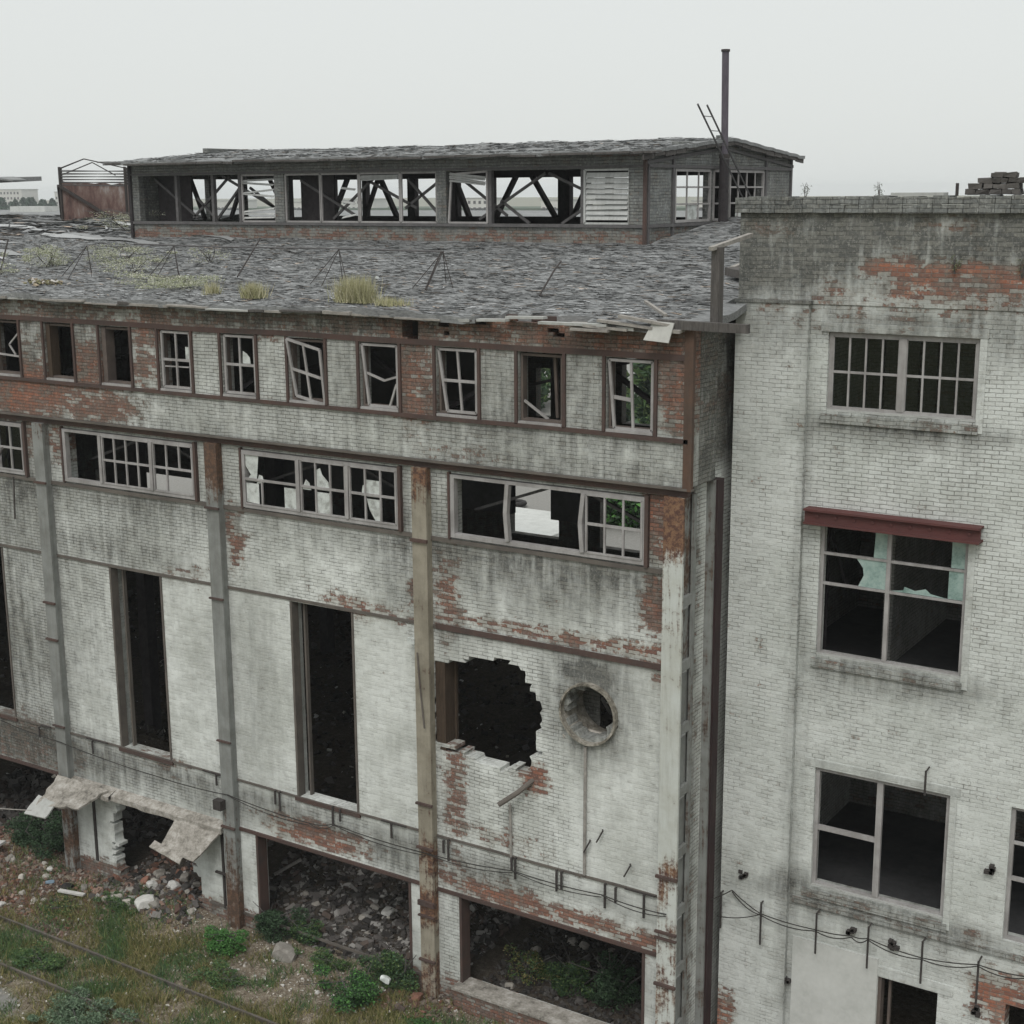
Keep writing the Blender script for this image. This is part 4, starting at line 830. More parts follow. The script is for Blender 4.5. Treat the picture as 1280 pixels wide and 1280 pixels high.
# lintels, sills, surrounds
MB().box(-10.02, -6.68, 1.42, 1.719, 11.76, 11.80).box(-10.02, -6.68, 1.50, 1.54, 11.80, 12.02).box(-10.02, -6.68, 1.42, 1.719, 12.02, 12.06).build('steel_lintel', MT['lintel_red'], WING)
for i in range(9): MB().tube([(-9.75+.36*i, 1.495, 11.93), (-9.75+.36*i, 1.47, 11.93)], .03, 6).build('rivet', MT['lintel_red'], WING)
MB().box(-9.9, -6.8, 1.695, 1.719, 15.43, 15.60, seg=.3).build('concrete_lintel', MT['brick_wing'], WING, wear=wear_dull(.15, .5, 1.2))
MB().box(-9.9, -6.8, 1.705, 1.719, 6.77, 6.93, seg=.3).build('concrete_lintel', MT['brick_wing'], WING, wear=wear_dull(0, .25, 1.2))
for z in (13.93, 9.08, 4.18):
    wall('brick_sill', MT['brick_wing'], WING, 'x', 1.675, 1.719, -9.85, -6.9, z-.22, z-.05, wear=wear_dull(.3, .55), cell=.2)
wall('brick_ledge', MT['brick_wing'], WING, 'x', 1.675, 1.719, -10.05, -3, 3.75, 3.88, wear=wear_dull(.3, .6), cell=.2)
for (a, b, z0, z1) in WW[:3]:
    MB().box(b+.002, b+.13, 1.70, 1.719, z0-.2, z1, seg=.3).build('window_surround', MT['brick_wing'], WING, wear=wear_dull(0, .16, 1.2))
    MB().box(a, b, 1.74, 1.95, z0-.001, z0+.035).build('sill_board', MT['concrete_grey'], WING)
MB().box(-10.0, -8.2, 1.69, 1.719, -.4, 3.0).build('plaster_patch', MT['concrete_pale'], WING)
MB().box(-10.0, -6.7, 1.675, 1.719, 3.05, 3.2).build('rendered_band', MT['concrete_pale'], WING) if False else None
MB().box(-8.5, -6.7, 1.70, 1.719, 2.63, 2.85, seg=.3).build('concrete_lintel', MT['brick_wing'], WING, wear=wear_dull(0, .15, 1.2))
# wing windows
def frame4(name, a, b, z0, z1, y=1.78, w=.07, d=.08, parent=WING):
    mb = MB(); mb.box(a, a+w, y, y+d, z0, z1); mb.box(b-w, b, y, y+d, z0, z1); mb.box(a+w, b-w, y, y+d, z0, z0+w); mb.box(a+w, b-w, y, y+d, z1-w, z1)
    return mb.build(name, MT['frame'], parent)
a, b, z0, z1 = WW[0]; W = frame4('window', a, b, z0, z1); xm = (a+b)/2
MB().box(xm-.07, xm+.07, 1.77, 1.85, z0+.07, z1-.07).build('mullion', MT['frame'], W)
sash('sash', W, rect(a+.08, xm-.07, 1.81, z0+.08, z1-.08), 4, 2, bar=.035, edge=.03); sash('sash', W, rect(xm+.07, b-.08, 1.81, z0+.08, z1-.08), 4, 2, bar=.035, edge=.03)
for i in range(8): 
    xa = a+.09+(b-a-.18)*i/8; MB().box(xa, xa+.31, 1.815, 1.82, z0+.08, z1-.08).build('pane', MT['glass'], W)
a, b, z0, z1 = WW[1]; W = frame4('window', a, b, z0, z1); xm = -8.42
MB().box(xm-.04, xm+.04, 1.77, 1.85, z0+.07, z1-.07).build('mullion', MT['frame'], W)
mb = MB()
for z in (10.55, 11.15): mb.box(a+.07, xm-.04, 1.78, 1.84, z-.025, z+.025); mb.box(xm+.04, b-.07, 1.78, 1.84, z-.03, z+.02)
mb.build('glazing_bar', MT['frame'], W)
for p in ([(-8.72, 11.18), (-8.47, 11.18), (-8.47, 11.68), (-8.70, 11.68)], [(-9.0, 10.58), (-8.47, 10.58), (-8.47, 11.12), (-9.05, 11.12), (-8.92, 10.95), (-8.9, 10.8)], [(-7.25, 11.18), (-7.0, 11.18), (-7.0, 11.68), (-7.25, 11.68)], [(-7.28, 10.58), (-7.0, 10.58), (-7.0, 11.12), (-7.28, 11.12)], [(-8.35, 10.58), (-7.3, 10.575), (-7.6, 10.62), (-7.7, 10.70), (-7.9, 10.64), (-8.1, 10.69), (-8.12, 10.62)]):
    MB().slab(p, 1.80, .008).build('pane', MT['teal'], W)
a, b, z0, z1 = WW[2]; W = frame4('window', a, b, z0, z1, w=.08); xm = -8.36
MB().box(xm-.06, xm+.06, 1.77, 1.85, z0+.08, z1-.08).build('mullion', MT['frame'], W)
MB().box(a+.08, xm-.06, 1.78, 1.84, 5.42, 5.52).build('glazing_bar', MT['frame'], W)
for (a, b, z0, z1) in (WW[3], WW[6], WW[7]):
    W = frame4('window', a, b, z0, z1); 
    mb = MB(); mb.box(a+.07, b-.07, 1.79, 1.84, z0+(z1-z0)*.45, z0+(z1-z0)*.45+.08); mb.box(a+.07, b-.07, 1.79, 1.84, z0+(z1-z0)*.72, z0+(z1-z0)*.72+.06); mb.box((a+b)/2-.03, (a+b)/2+.03, 1.792, 1.838, z0+.07, z1-.07); mb.build('glazing_bar', MT['frame'], W)
MB().box(-8.19, -8.12, 1.74, 1.95, -.4, 2.62).box(-8.02, -7.97, 1.9, 1.98, -.4, 2.6).build('door_frame', MT['frame_dark'], WING)
for x, z, L in [(-11.54, 3.64, .82), (-10.64, 3.65, .95), (-9.44, 3.75, .9), (-8.36, 3.75, .9), (-7.28, 3.75, .9), (-6.2, 3.65, .9), (-7.41, 7.25, .5)]:
    MB().tube([(x, 1.5, z), (x, 1.5, z-L)], .022).tube([(x, 1.5, z-.02), (x, 1.72, z)], .018).build('iron_rod', MT['iron'], WING)
for x, z in ((-8.75, 3.42), (-7.9, 3.40), (-11.1, 4.1), (-6.2, 2.5), (-6.15, 5.5), (-10.1, 2.0)):
    mb = MB(); rr = random.Random(int(z*100)); 
    for _ in range(6): 
        px, pz = x+rr.uniform(-.08, .08), z+rr.uniform(-.08, .08); mb.box(px-.04, px+.04, 1.56 if x < -10.12 else 1.62, 1.60 if x < -10.12 else 1.72, pz-.03, pz+.04)
    mb.build('insulator_stub', MT['iron'], WING)

# ------------------------------------------------------------------ things on the roofs
t = thing('steel_pole', (-16.9, 12.5, 17.1), 'tall dark pole standing on the roof in front of the lantern gable', 'pole')
MB().tube([(-16.9, 12.5, 17.0), (-16.9, 12.5, 18.9)], .13, 12).build('pole_base', MT['dark_steel'], t); MB().tube([(-16.9, 12.5, 18.9), (-16.94, 12.5, 21.62)], .095, 10).build('pole_shaft', MT['pole'], t)
MB().tube([(-16.9, 12.5, 18.88), (-16.9, 12.5, 18.98)], .15, 12).build('pole_collar', MT['iron'], t); MB().tube([(-16.94, 12.5, 21.62), (-16.94, 12.5, 21.68)], .12, 10).build('pole_cap', MT['iron'], t)
t = thing('roof_ladder', (-16.5, 13.2, 17.6), 'thin steel ladder leaning across the dark pole on the roof', 'ladder')
for dy in (0, .55): MB().tube([(-16.5, 9.95+dy, 20.15), (-16.5, 12.85+dy, 17.85)], .026, 5).build('rail', MT['grey_bar'], t)
for i in range(6):
    s_ = .12+i*.15; MB().tube([(-16.5, 9.95+2.9*s_, 20.15-2.3*s_), (-16.5, 10.5+2.9*s_, 20.15-2.3*s_)], .011, 5).build('rung', MT['grey_bar'], t)

t = thing('ventilation_box', (-42, 12.6, 17), 'rusty sheet metal box with bare rod cage, on the roof left of the lantern', 'ventilation housing')
bx = [(-43.3, 12.6), (-42.2, 11.6), (-40.4, 13.0), (-41.6, 14.2)]
def box4(z0, z1, pts, grow=0):
    mb = MB(); v = [(x, y, z0) for x, y in pts]+[(x, y, z1) for x, y in pts]; mb.add(v, [(3, 2, 1, 0), (4, 5, 6, 7)]+[(i, (i+1) % 4, 4+(i+1) % 4, 4+i) for i in range(4)]); return mb
mb = MB(); n = 4
for i in range(4):
    (xa, ya), (xb, yb) = bx[i], bx[(i+1) % 4]; m_ = 8
    for k in range(m_):
        s0, s1 = k/m_, (k+1)/m_; off = lambda s_: .04*math.sin(s_*20)
        mb.add([(xa+(xb-xa)*s0, ya+(yb-ya)*s0, 16.8), (xa+(xb-xa)*s1, ya+(yb-ya)*s1, 16.8), (xa+(xb-xa)*s1, ya+(yb-ya)*s1, 18.42+off(s1)-.12*(xa+(xb-xa)*s1+42)/2), (xa+(xb-xa)*s0, ya+(yb-ya)*s0, 18.42+off(s0)-.12*(xa+(xb-xa)*s0+42)/2)], [(0, 1, 2, 3)])
mb.build('sheet_wall', MT['rust_sheet'], t)
for (x, y) in bx: MB().beam((x, y-.03, 16.8), (x, y-.03, 19.0), .07, .07).build('corner_post', MT['iron'], t)
for p, q in (((-42.25, 11.52, 18.35), (-43.2, 12.4, 17.1)), ((-42.2, 11.5, 18.35), (-40.5, 12.85, 16.95))): MB().beam(p, q, .1, .1).build('diagonal_brace', MT['iron'], t)
for k in range(6):
    z = 18.36+.10*k; mb = MB()
    for i in range(4): mb.beam((*bx[i], z+.02), (*bx[(i+1) % 4], z-.03*(i == 1)), .03, .03)
    mb.build('rail', MT['grey_bar'], t)
for p, q in (((-43.3, 12.6, 18.98), (-42.4, 12.9, 19.3)), ((-42.4, 12.9, 19.3), (-40.4, 13.0, 18.95)), ((-42.2, 11.6, 18.95), (-42.4, 12.9, 19.3)), ((-42.2, 11.6, 18.7), (-41.3, 12.3, 19.15)), ((-41.3, 12.3, 19.15), (-40.7, 12.8, 18.7))): MB().beam(p, q, .035, .035).build('cage_rod', MT['iron'], t)

# long pipe rail on trestles along the roof
def trestle(x, y, H, label):
    t = thing('pipe_trestle', (x, y, roof_z(y)), label, 'trestle', 'rod trestles along the roof edge')
    z0 = roof_z(y)
    for dx, dy in ((-.5, -.5), (.5, -.35), (.05, -.75), (0, .1)): MB().tube([(x, y, z0+H), (x+dx, y+dy, roof_z(y+dy))], .010, 5).build('leg', MT['iron'], t)
    return t
trestle(-30.6, 2.4, .74, 'four legged rod trestle with rubble at its feet near the roof edge')
trestle(-27.6, 2.6, .74, 'rod trestle behind the scrubby dry weeds left of the tall straw tuft')
trestle(-22.2, 2.6, .74, 'rod trestle rising out of the big straw coloured grass tuft')
trestle(-19.2, 2.6, .74, 'rod trestle under the right end of the roof pipe')
t = thing('roof_pipe', (-24, 2.6, 17), 'long thin pipe carried on trestles above the felt roof, below the lantern', 'pipe')
MB().tube([(-29.0, 2.6, 16.76), (-26, 2.6, 16.73), (-22, 2.6, 16.74), (-19.25, 2.6, 16.72)], .024).build('pipe_run', MT['grey_bar'], t); MB().tube([(-19.25, 2.6, 16.72), (-19.2, 1.9, 15.92)], .02).build('pipe_bend', MT['iron'], t)
t = thing('roof_pipe', (-34, 2.6, 17), 'short bent black pipe frame at the far left of the felt roof', 'pipe')
MB().tube([(-37.5, 2.6, 16.82), (-34.0, 2.6, 16.82)], .024).build('pipe_run', MT['iron'], t); MB().tube([(-34.0, 2.6, 16.82), (-33.7, 2.0, 15.95)], .024).build('pipe_bend', MT['iron'], t)
tag(MB().tube([(-16.3, 2.9, 16.55), (-16.1, 2.3, 16.4), (-16.05, 1.6, 15.9)], .02).build('steel_rod', MT['iron'], None), 'thin bent rod standing upright in the felt right of the pipe end', 'rod')
tag(MB().tube([(-25.4, 3.4, 16.9), (-24.9, 2.0, 16.05)], .02).build('steel_rod', MT['iron'], None), 'dark rod leaning on the felt between the two grass tufts', 'rod')
t = thing('wooden_post', (-11.25, -.2, 15.5), 'dark timber post with a slanting top rail at the roof corner beside the wing', 'post')
MB().box(-11.33, -11.17, -.15, .05, 15.55, 17.02).build('post_shaft', MT['old_wood'], t); MB().beam((-11.27, -.3, 17.0), (-11.27, 1.45, 17.2), .10, .07).build('top_rail', MT['plank'], t)
tag(MB().beam((-12.3, -.3, 15.62), (-10.5, -.3, 15.60), .12, .16).build('timber_beam', MT['old_wood'], None), 'weathered timber poking out level under the post at the roof corner', 'beam')
tag(MB().plate([(-12.5, -.52, 15.33), (-11.98, -.52, 15.30), (-11.92, -.42, 15.66), (-12.35, -.42, 15.68)], .03).build('fallen_board', MT['board'], None), 'pale square board hanging over the eave at the right corner', 'board')
tag(MB().beam((-13.2, .9, 15.92), (-12.15, -.3, 15.78), .06, .05).build('loose_plank', MT['plank'], None), 'long thin plank pointing down to the pale square board at the eave', 'plank')
tag(MB().beam((-12.9, 4.3, 16.4), (-12.6, 5.3, 16.62), .14, .1).build('loose_plank', MT['plank'], None), 'short pale plank propped on the roof behind the timber post', 'plank')
tag(MB().beam((-12.8, 4.2, 16.36), (-11.95, 3.6, 16.3), .5, .16).build('timber_block', MT['old_wood'], None), 'brown broken timber lying behind the post near the wing parapet', 'timber')
# heap on the wing parapet
t = thing('rubble_bundle', (-7, 2.2, 17.9), 'dark heap of loose broken bricks on the wing parapet', 'heap')
rr = random.Random(12)
for lay, (xa, xb) in enumerate([(-7.42, -6.5), (-7.36, -6.52), (-7.2, -6.52), (-6.98, -6.55)]):
    x = xa
    while x < xb:
        L = rr.uniform(.13, .26)
        for yy in (1.85, 1.98):
            z = 17.925+lay*.095; o_ = [rr.uniform(-.018, .018) for _ in range(8)]
            MB().add([(x+(L-.012)*a+o_[k], yy+.12*b+o_[(k+3) % 8], z+.085*c+o_[(k+5) % 8]*.8) for k, (a, b, c) in enumerate([(a, b, c) for a in (0, 1) for b in (0, 1) for c in (0, 1)])], BF).build('broken_piece', MT['stone_dark'], t)
        x += L
tag(MB().box(-8.7, -7.75, 1.7, 2.0, 17.905, 17.96).build('flat_slab', MT['concrete_grey'], None), 'thin flat slab lying on the wing parapet', 'slab')
MB().tube([(-7.6, 2.0, 17.9), (-7.6, 2.0, 18.12)], .03).build('pipe_stub', MT['iron'], t)

# cables
def sag(p, q, s_, n=8): 
    p = Vector(p); q = Vector(q); return [p.lerp(q, i/n)-Vector((0, 0, s_*4*(i/n)*(1-i/n))) for i in range(n+1)]
t = thing('wall_cable', (-20, -.3, 3.7), 'thin black cables strung from column to column across the hall wall', 'cable')
pts = [(-32.5, 3.85), (-29.96, 3.78), (-26.5, 3.52), (-23.9, 3.65), (-21.4, 3.45), (-20.7, 3.6), (-17.9, 3.62), (-15.7, 3.72), (-13.5, 3.75), (-11.95, 3.80)]
cy_ = lambda x: -.25 if min(abs(x+29.96), abs(x+23.9), abs(x+17.9), abs(x+11.95)) < .15 else -.12
mb = MB()
for (xa, za), (xb, zb) in zip(pts, pts[1:]): mb.tube(sag((xa, cy_(xa), za), (xb, cy_(xb), zb), .04), .012, 5)
mb.build('cable_run', MT['cable'], t); mb = MB()
for (xa, za), (xb, zb) in zip(pts[3:], pts[4:]): mb.tube(sag((xa, cy_(xa)-.02, za), (xb, cy_(xb)-.02, zb-.04), .10), .010, 5)
mb.build('cable_run', MT['cable'], t)
t = thing('wall_cable', (-9, 1.45, 3.5), 'pair of thin dark cables sagging along the wing below its lowest window', 'cable')
pts = [(-11.9, .9, 3.55), (-11.3, 1.5, 3.75), (-10.64, 1.46, 3.42), (-9.44, 1.46, 3.40), (-8.7, 1.5, 3.46), (-8.36, 1.46, 3.52), (-7.28, 1.46, 3.42), (-6.2, 1.46, 3.60), (-5.3, 1.46, 3.62), (-3, 1.46, 3.5)]
for dz in (0, .06):
    mb = MB()
    for p, q in zip(pts[1:], pts[2:]): mb.tube(sag((p[0], p[1], p[2]-dz*.5), (q[0], q[1], q[2]-dz*.5), .03+dz), .012, 5)
    mb.build('cable_run', MT['cable'], t)
MB().tube(sag(pts[0], pts[1], .05), .012, 5).build('cable_run', MT['cable'], t); MB().tube(sag((-11.6, 1.45, 3.1), (-10.64, 1.46, 3.4), .06), .011, 5).build('cable_run', MT['cable'], t)
tag(MB().tube(sag((-35, -2.0, 1.7), (-29.9, -1.35, 2.25), .05), .015, 5).build('wire', MT['plank'], None), 'pale wire stretching left from the broken canopy slab', 'wire')

# ------------------------------------------------------------------ ground
def hills(x, y):
    h = .06*noise.noise(Vector((x*.6, y*.6, 0)))+.05*noise.noise(Vector((x*1.7, y*1.7, 4)))+.03*noise.noise(Vector((x*5, y*5, 2)))
    gss = lambda cx, cy, rx, ry, a: a*math.exp(-((x-cx)/rx)**2-((y-cy)/ry)**2)
    h += gss(-26.6, -.1, 1.5, .8, .32)+gss(-21, 3.5, 3, 2.2, .9)+gss(-33, .2, 2.5, 1.2, .35)+gss(-14, 3.2, 2.4, 1.6, .5)+gss(-26.7, 2.8, 2.2, 1.4, .9)+gss(-24, 4.5, 2.4, 2, .7)+gss(-18.0, -.8, .9, .5, .18)
    if y > 5: h += .4*sm(5, 9, y)*sm(26, 22, y)*(noise.noise(Vector((x*.5, y*.5, 1)))+.6)
    return h-.05*sm(-2.3, -2.8, y)
def axis(fine0, fine1, df, mid0, mid1, dm, far):
    a = list(np.arange(mid0, fine0, dm))+list(np.arange(fine0, fine1, df))+list(np.arange(fine1, mid1+.01, dm))
    return [-far, -far/3, -far/8, -400, -200]+a+[200, 400, far/8, far/3, far] if True else a
xs = [-5000, -1800, -700, -300, -140]+list(np.arange(-80, -37, 2.))+list(np.arange(-37, -11, .13))+list(np.arange(-11, 10, 2.))+[40, 150, 500, 1500, 5000]
ys = [-3000, -900, -300, -120, -60]+list(np.arange(-40, -8, 3.))+list(np.arange(-8, 6, .13))+list(np.arange(6, 60, 1.5))+[80, 130, 250, 500, 1000, 2000, 5000]
mb = MB(); nx, ny = len(xs), len(ys)
near = lambda x, y: (-80 < x < 10 and -40 < y < 60)
mb.v = [(x, y, hills(x, y) if near(x, y) else 0) for y in ys for x in xs]
mb.f = [(j*nx+i, j*nx+i+1, (j+1)*nx+i+1, (j+1)*nx+i) for j in range(ny-1) for i in range(nx-1)]
def gnoise(x, y, s_, o=0): return noise.noise(Vector((x*s_, y*s_, o)))
def wear_g(x, y, z):
    if not (-60 < x < -4 and -12 < y < 27):
        if y > 27 and y < 120: return (0, .05, 1.0)
        return (0, .55, .2)
    if y > .4: return (.25, 0, 0)
    red = .75*math.exp(-((x+31)/3.2)**2-((y+1.6)/1.3)**2)+.35*math.exp(-((x+18.2)/1)**2-((y+.6)/.8)**2)+.3*math.exp(-((x+25)/2)**2-((y+1.3)/.6)**2)
    grn = .45+.5*gnoise(x, y, .55, 3)
    if y > -2.7: grn *= .25+.75*sm(-.2, -1.6, y)*sm(-30.5, -27.5, x)
    if -23 < x < -19.5 and y > -2.6: grn *= .35
    gry = .85*math.exp(-((x+26.8)/1.6)**2-((y+5.6)/.7)**2)+.85*math.exp(-((x+20.3)/1.2)**2-((y+3.7)/.5)**2)+.7*math.exp(-((x+28.5)/1.2)**2-((y+4.5)/.5)**2)
    return (red, grn, gry)
GR = tag(mb.build('ground', MT['ground'], None, wear=wear_g), kind='structure')

# railway track
t = thing('railway_track', (-25, -3.7, 0), 'pair of rusty rails half buried in weeds along the wall', 'railway track')
for y in (-2.93, -4.45):
    mb = MB(); xs_ = np.arange(-45, -10, 1.0)
    for a in xs_:
        b = a+1.0; za = .06+.02*noise.noise(Vector((a*.3, y, 0))); zb = .06+.02*noise.noise(Vector((b*.3, y, 0)))
        mb.beam((a, y, za), (b, y, zb), .05, .035); mb.beam((a, y, za-.09), (b, y, zb-.09), .02, .14); mb.beam((a, y, za-.165), (b, y, zb-.165), .14, .02)
    mb.build('rail', MT['girt'], t)
for i in range(40):
    x = -44+i*.85; MB().box(x, x+.22, -5.0, -2.4, -.30, -.10+.03*random.random()).build('sleeper', MT['old_wood'], t)

# fine rubble
def rubble(name, n, reg, pal, smin, smax, seed, dens=None):
    rr = random.Random(seed); mb = MB(); tint = []
    for _ in range(n):
        x, y = rr.uniform(reg[0], reg[1]), rr.uniform(reg[2], reg[3])
        if dens and rr.random() > dens(x, y): continue
        s_ = smin*(smax/smin)**(rr.random()**2.2); mb.add(blockv(rr, x, y, hills(x, y)+s_*.12, s_), BF); c_ = rr.choice(pal); k = rr.uniform(.7, 1.2); tint += [tuple(q*k for q in c_)]*8
    return tag(mb.build(name, MT['tint'], None, tint=tint), kind='stuff')
RED = [(.17, .09, .065), (.12, .075, .06), (.22, .15, .12), (.15, .12, .10), (.25, .22, .19), (.10, .06, .045), (.09, .07, .06)]
GRY = [(.07, .064, .06), (.11, .10, .095), (.16, .15, .14), (.05, .046, .044), (.09, .07, .06), (.27, .26, .245), (.06, .055, .05)]
DKG = [(.05, .046, .043), (.07, .065, .06), (.035, .032, .03), (.10, .095, .09), (.045, .035, .03)]  # inside rubble, colours lowered to paint in the gloom of the hall
DRT = [(.20, .165, .125), (.27, .235, .185), (.14, .115, .09), (.36, .33, .28), (.55, .53, .49)]
rubble('brick_gravel', 9000, (-35, -27.2, -2.8, .2), RED, .04, .2, 1)
rubble('dirt_gravel', 15000, (-28, -12, -6.2, 0), DRT, .03, .11, 2, lambda x, y: .35 if y < -2 else .9)
rubble('hall_rubble', 9000, (-24.5, -17.8, .1, 6.5), GRY, .06, .36, 3)
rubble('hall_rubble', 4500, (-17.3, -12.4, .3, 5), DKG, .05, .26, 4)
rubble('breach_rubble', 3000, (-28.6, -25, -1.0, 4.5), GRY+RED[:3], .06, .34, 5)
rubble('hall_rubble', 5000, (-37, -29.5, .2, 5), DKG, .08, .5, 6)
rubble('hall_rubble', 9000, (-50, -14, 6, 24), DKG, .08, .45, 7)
rubble('hall_litter', 900, (-50, -14, 1.5, 22), [(.5, .5, .48), (.3, .29, .27), (.4, .38, .33)], .05, .28, 17)
rubble('column_foot_rubble', 500, (-19, -17.1, -1.2, 0), RED, .06, .28, 8)

# individual lumps
def rock_mesh(seed, blocky=False):
    import bmesh
    bm = bmesh.new(); bmesh.ops.create_icosphere(bm, subdivisions=2, radius=.5)
    for v in bm.verts:
        d = v.co.normalized(); k = 1+.35*noise.noise(d*1.3+Vector((seed, 0, 0)))+.15*noise.noise(d*4+Vector((0, seed, 0)))
        c = d*.5*k
        for nrm in [(1, 0, 0), (0, 1, 0), (0, 0, 1), (-1, 0, 0), (0, -1, 0), (0, 0, -1), (.6, .6, .5), (-.5, .7, .5)]:
            n_ = Vector(nrm).normalized(); lim = .33+.05*math.sin(seed*3+nrm[0]*5+nrm[1]*2)
            if c.dot(n_) > lim: c -= n_*(c.dot(n_)-lim)
        v.co = c
    me = bpy.data.meshes.new('lump'); bm.to_mesh(me); bm.free(); return me
RM = [rock_mesh(i) for i in range(6)]
RMM = {}
def lump(name, x, y, s_, mat, label, cat, group=None, sc=(1, .8, .6), rz=None, z=None):
    i = random.randrange(6); key = (i, mat)
    if key not in RMM: me = RM[i].copy(); me.materials.append(MT[mat]); RMM[key] = me
    o = bpy.data.objects.new(name, RMM[key]); COL.objects.link(o); o.location = (x, y, (hills(x, y) if z is None else z)+s_*.12); o.scale = tuple(s_*k for k in sc); o.rotation_euler = (random.uniform(-.4, .4), random.uniform(-.4, .4), random.uniform(0, 6) if rz is None else rz)
    return tag(o, label, cat, group)
lump('concrete_chunk', -26.55, -.75, .75, 'stone_white', 'largest pale wedge of broken concrete before the wall breach', 'rubble')
lump('concrete_chunk', -26.4, .15, .5, 'stone_white', 'pale squarish concrete lump on top of the breach heap', 'rubble')
lump('concrete_chunk', -27.0, -.05, .5, 'stone_white', 'light grey lump left of the squarish one on the breach heap', 'rubble')
lump('brick_chunk', -27.4, .1, .42, 'brick_chunk', 'reddish brick lump at the left foot of the wall breach', 'rubble')
lump('earth_boulder', -22.0, -.55, .85, 'stone', 'big tan boulder in the weeds before the middle ground opening', 'boulder')
lump('earth_boulder', -18.05, -.55, .5, 'brick_chunk', 'reddish boulder beside the foot of the tan rusty column', 'boulder')
lump('concrete_chunk', -20.6, 1.8, .5, 'stone_white', 'flat pale slab piece inside the middle ground opening', 'rubble', sc=(1, .8, .3))
lump('concrete_chunk', -22.1, .5, .5, 'stone', 'grey lump at the lower left inside the middle ground opening', 'rubble')
for _ in range(26): lump('rubble_stone', random.uniform(-33.5, -28.2), random.uniform(-2.6, -.3), random.uniform(.16, .36), random.choice(['stone', 'stone', 'stone_white']), 'stone lying among the red rubble at the left of the track', 'stone', 'stones in the left rubble')
for _ in range(26): lump('rubble_stone', random.uniform(-28., -25.2), random.uniform(-.9, .8), random.uniform(.2, .5), random.choice(['stone', 'stone_dark', 'stone']), 'grey stone in the heap spilling from the wall breach', 'stone', 'stones in the breach heap')
for _ in range(36): lump('rubble_stone', random.uniform(-23, -18.7), random.uniform(-1.6, -.1), random.uniform(.07, .17), random.choice(['stone', 'stone_white']), 'small pale stone on the bare soil before the middle opening', 'stone', 'stones on the bare soil')
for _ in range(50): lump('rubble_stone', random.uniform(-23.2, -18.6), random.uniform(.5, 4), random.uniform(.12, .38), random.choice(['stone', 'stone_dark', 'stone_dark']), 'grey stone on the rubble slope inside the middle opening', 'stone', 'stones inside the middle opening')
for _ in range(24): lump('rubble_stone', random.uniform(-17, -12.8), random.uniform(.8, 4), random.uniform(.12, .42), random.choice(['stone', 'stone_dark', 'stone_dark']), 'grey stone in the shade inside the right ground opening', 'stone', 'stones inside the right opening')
for _ in range(14): lump('rubble_stone', random.uniform(-29, -19), random.uniform(-6, -2), random.uniform(.06, .13), 'stone_white', 'small white stone in the grass by the track', 'stone', 'white stones by the track')
def plank(name, p, q, w, h, mat, label, cat='plank', group=None): return tag(MB().beam(p, q, w, h).build(name, MT[mat], None), label, cat, group)
plank('fallen_plank', (-24.0, 3.2, 1.25), (-22.6, 3.8, 1.45), .24, .07, 'plank', 'long pale beam lying on dark rubble inside the middle opening', 'beam')
plank('fallen_plank', (-24.1, 1.5, .75), (-23.6, 2.0, 1.1), .09, .05, 'plank', 'short pale stick leaning at the left inside the middle opening', 'plank')
plank('fallen_plank', (-22.9, 4.4, 1.3), (-22.4, 4.9, 1.45), .22, .04, 'old_wood', 'short grey board beyond the long pale beam in the opening', 'plank')
plank('fallen_plank', (-29.2, -1.25, .12), (-28.4, -1.1, .14), .12, .05, 'stone_white', 'white strip of board lying on the red rubble', 'board')
plank('fallen_plank', (-32.9, -.9, .45), (-32.1, -.7, .5), .30, .06, 'stone_white', 'pale slab at the left edge on the red rubble', 'slab')
rr = random.Random(31)
for _ in range(30):
    x, y = rr.uniform(-23.3, -17), rr.uniform(5, 20); a = rr.uniform(0, 3.1); L = rr.uniform(.4, 1.6); z = hills(x, y)+rr.uniform(.05, .25)
    plank('hall_debris', (x, y, z), (x+L*math.cos(a), y+L*math.sin(a), z+rr.uniform(-.05, .15)), .12, .03, rr.choice(['plank', 'old_wood']), 'splintered board lying in the gloom of the hall floor', 'board', 'boards on the hall floor')
tag(MB().plate([(-16.5, 14.3, 1.2), (-15.9, 14.3, 1.2), (-15.9, 14.8, 1.25), (-16.5, 14.8, 1.25)][::-1], .03).build('pale_sheet', MT['board'], None), 'pale square sheet on the dark floor seen through the ragged hole', 'sheet')
lump('rag_bundle', -29.3, -.85, .5, 'tyre', 'black bag dumped on the red rubble', 'bag', sc=(1, .8, .5))
m_ = noise_mat('blue_plastic', [(.3, (.12, .18, .24)), (.7, (.25, .33, .4))], 8); MT['blue'] = m_
lump('plastic_scrap', -29.9, -.95, .35, 'blue', 'crumpled blue plastic scrap on the red rubble', 'plastic', sc=(1, .8, .4))
lump('plastic_bag', -18.55, -1.0, .36, 'frost', 'torn white plastic bag caught in the bush by the tan column', 'bag', sc=(1, .7, .5), z=.65)

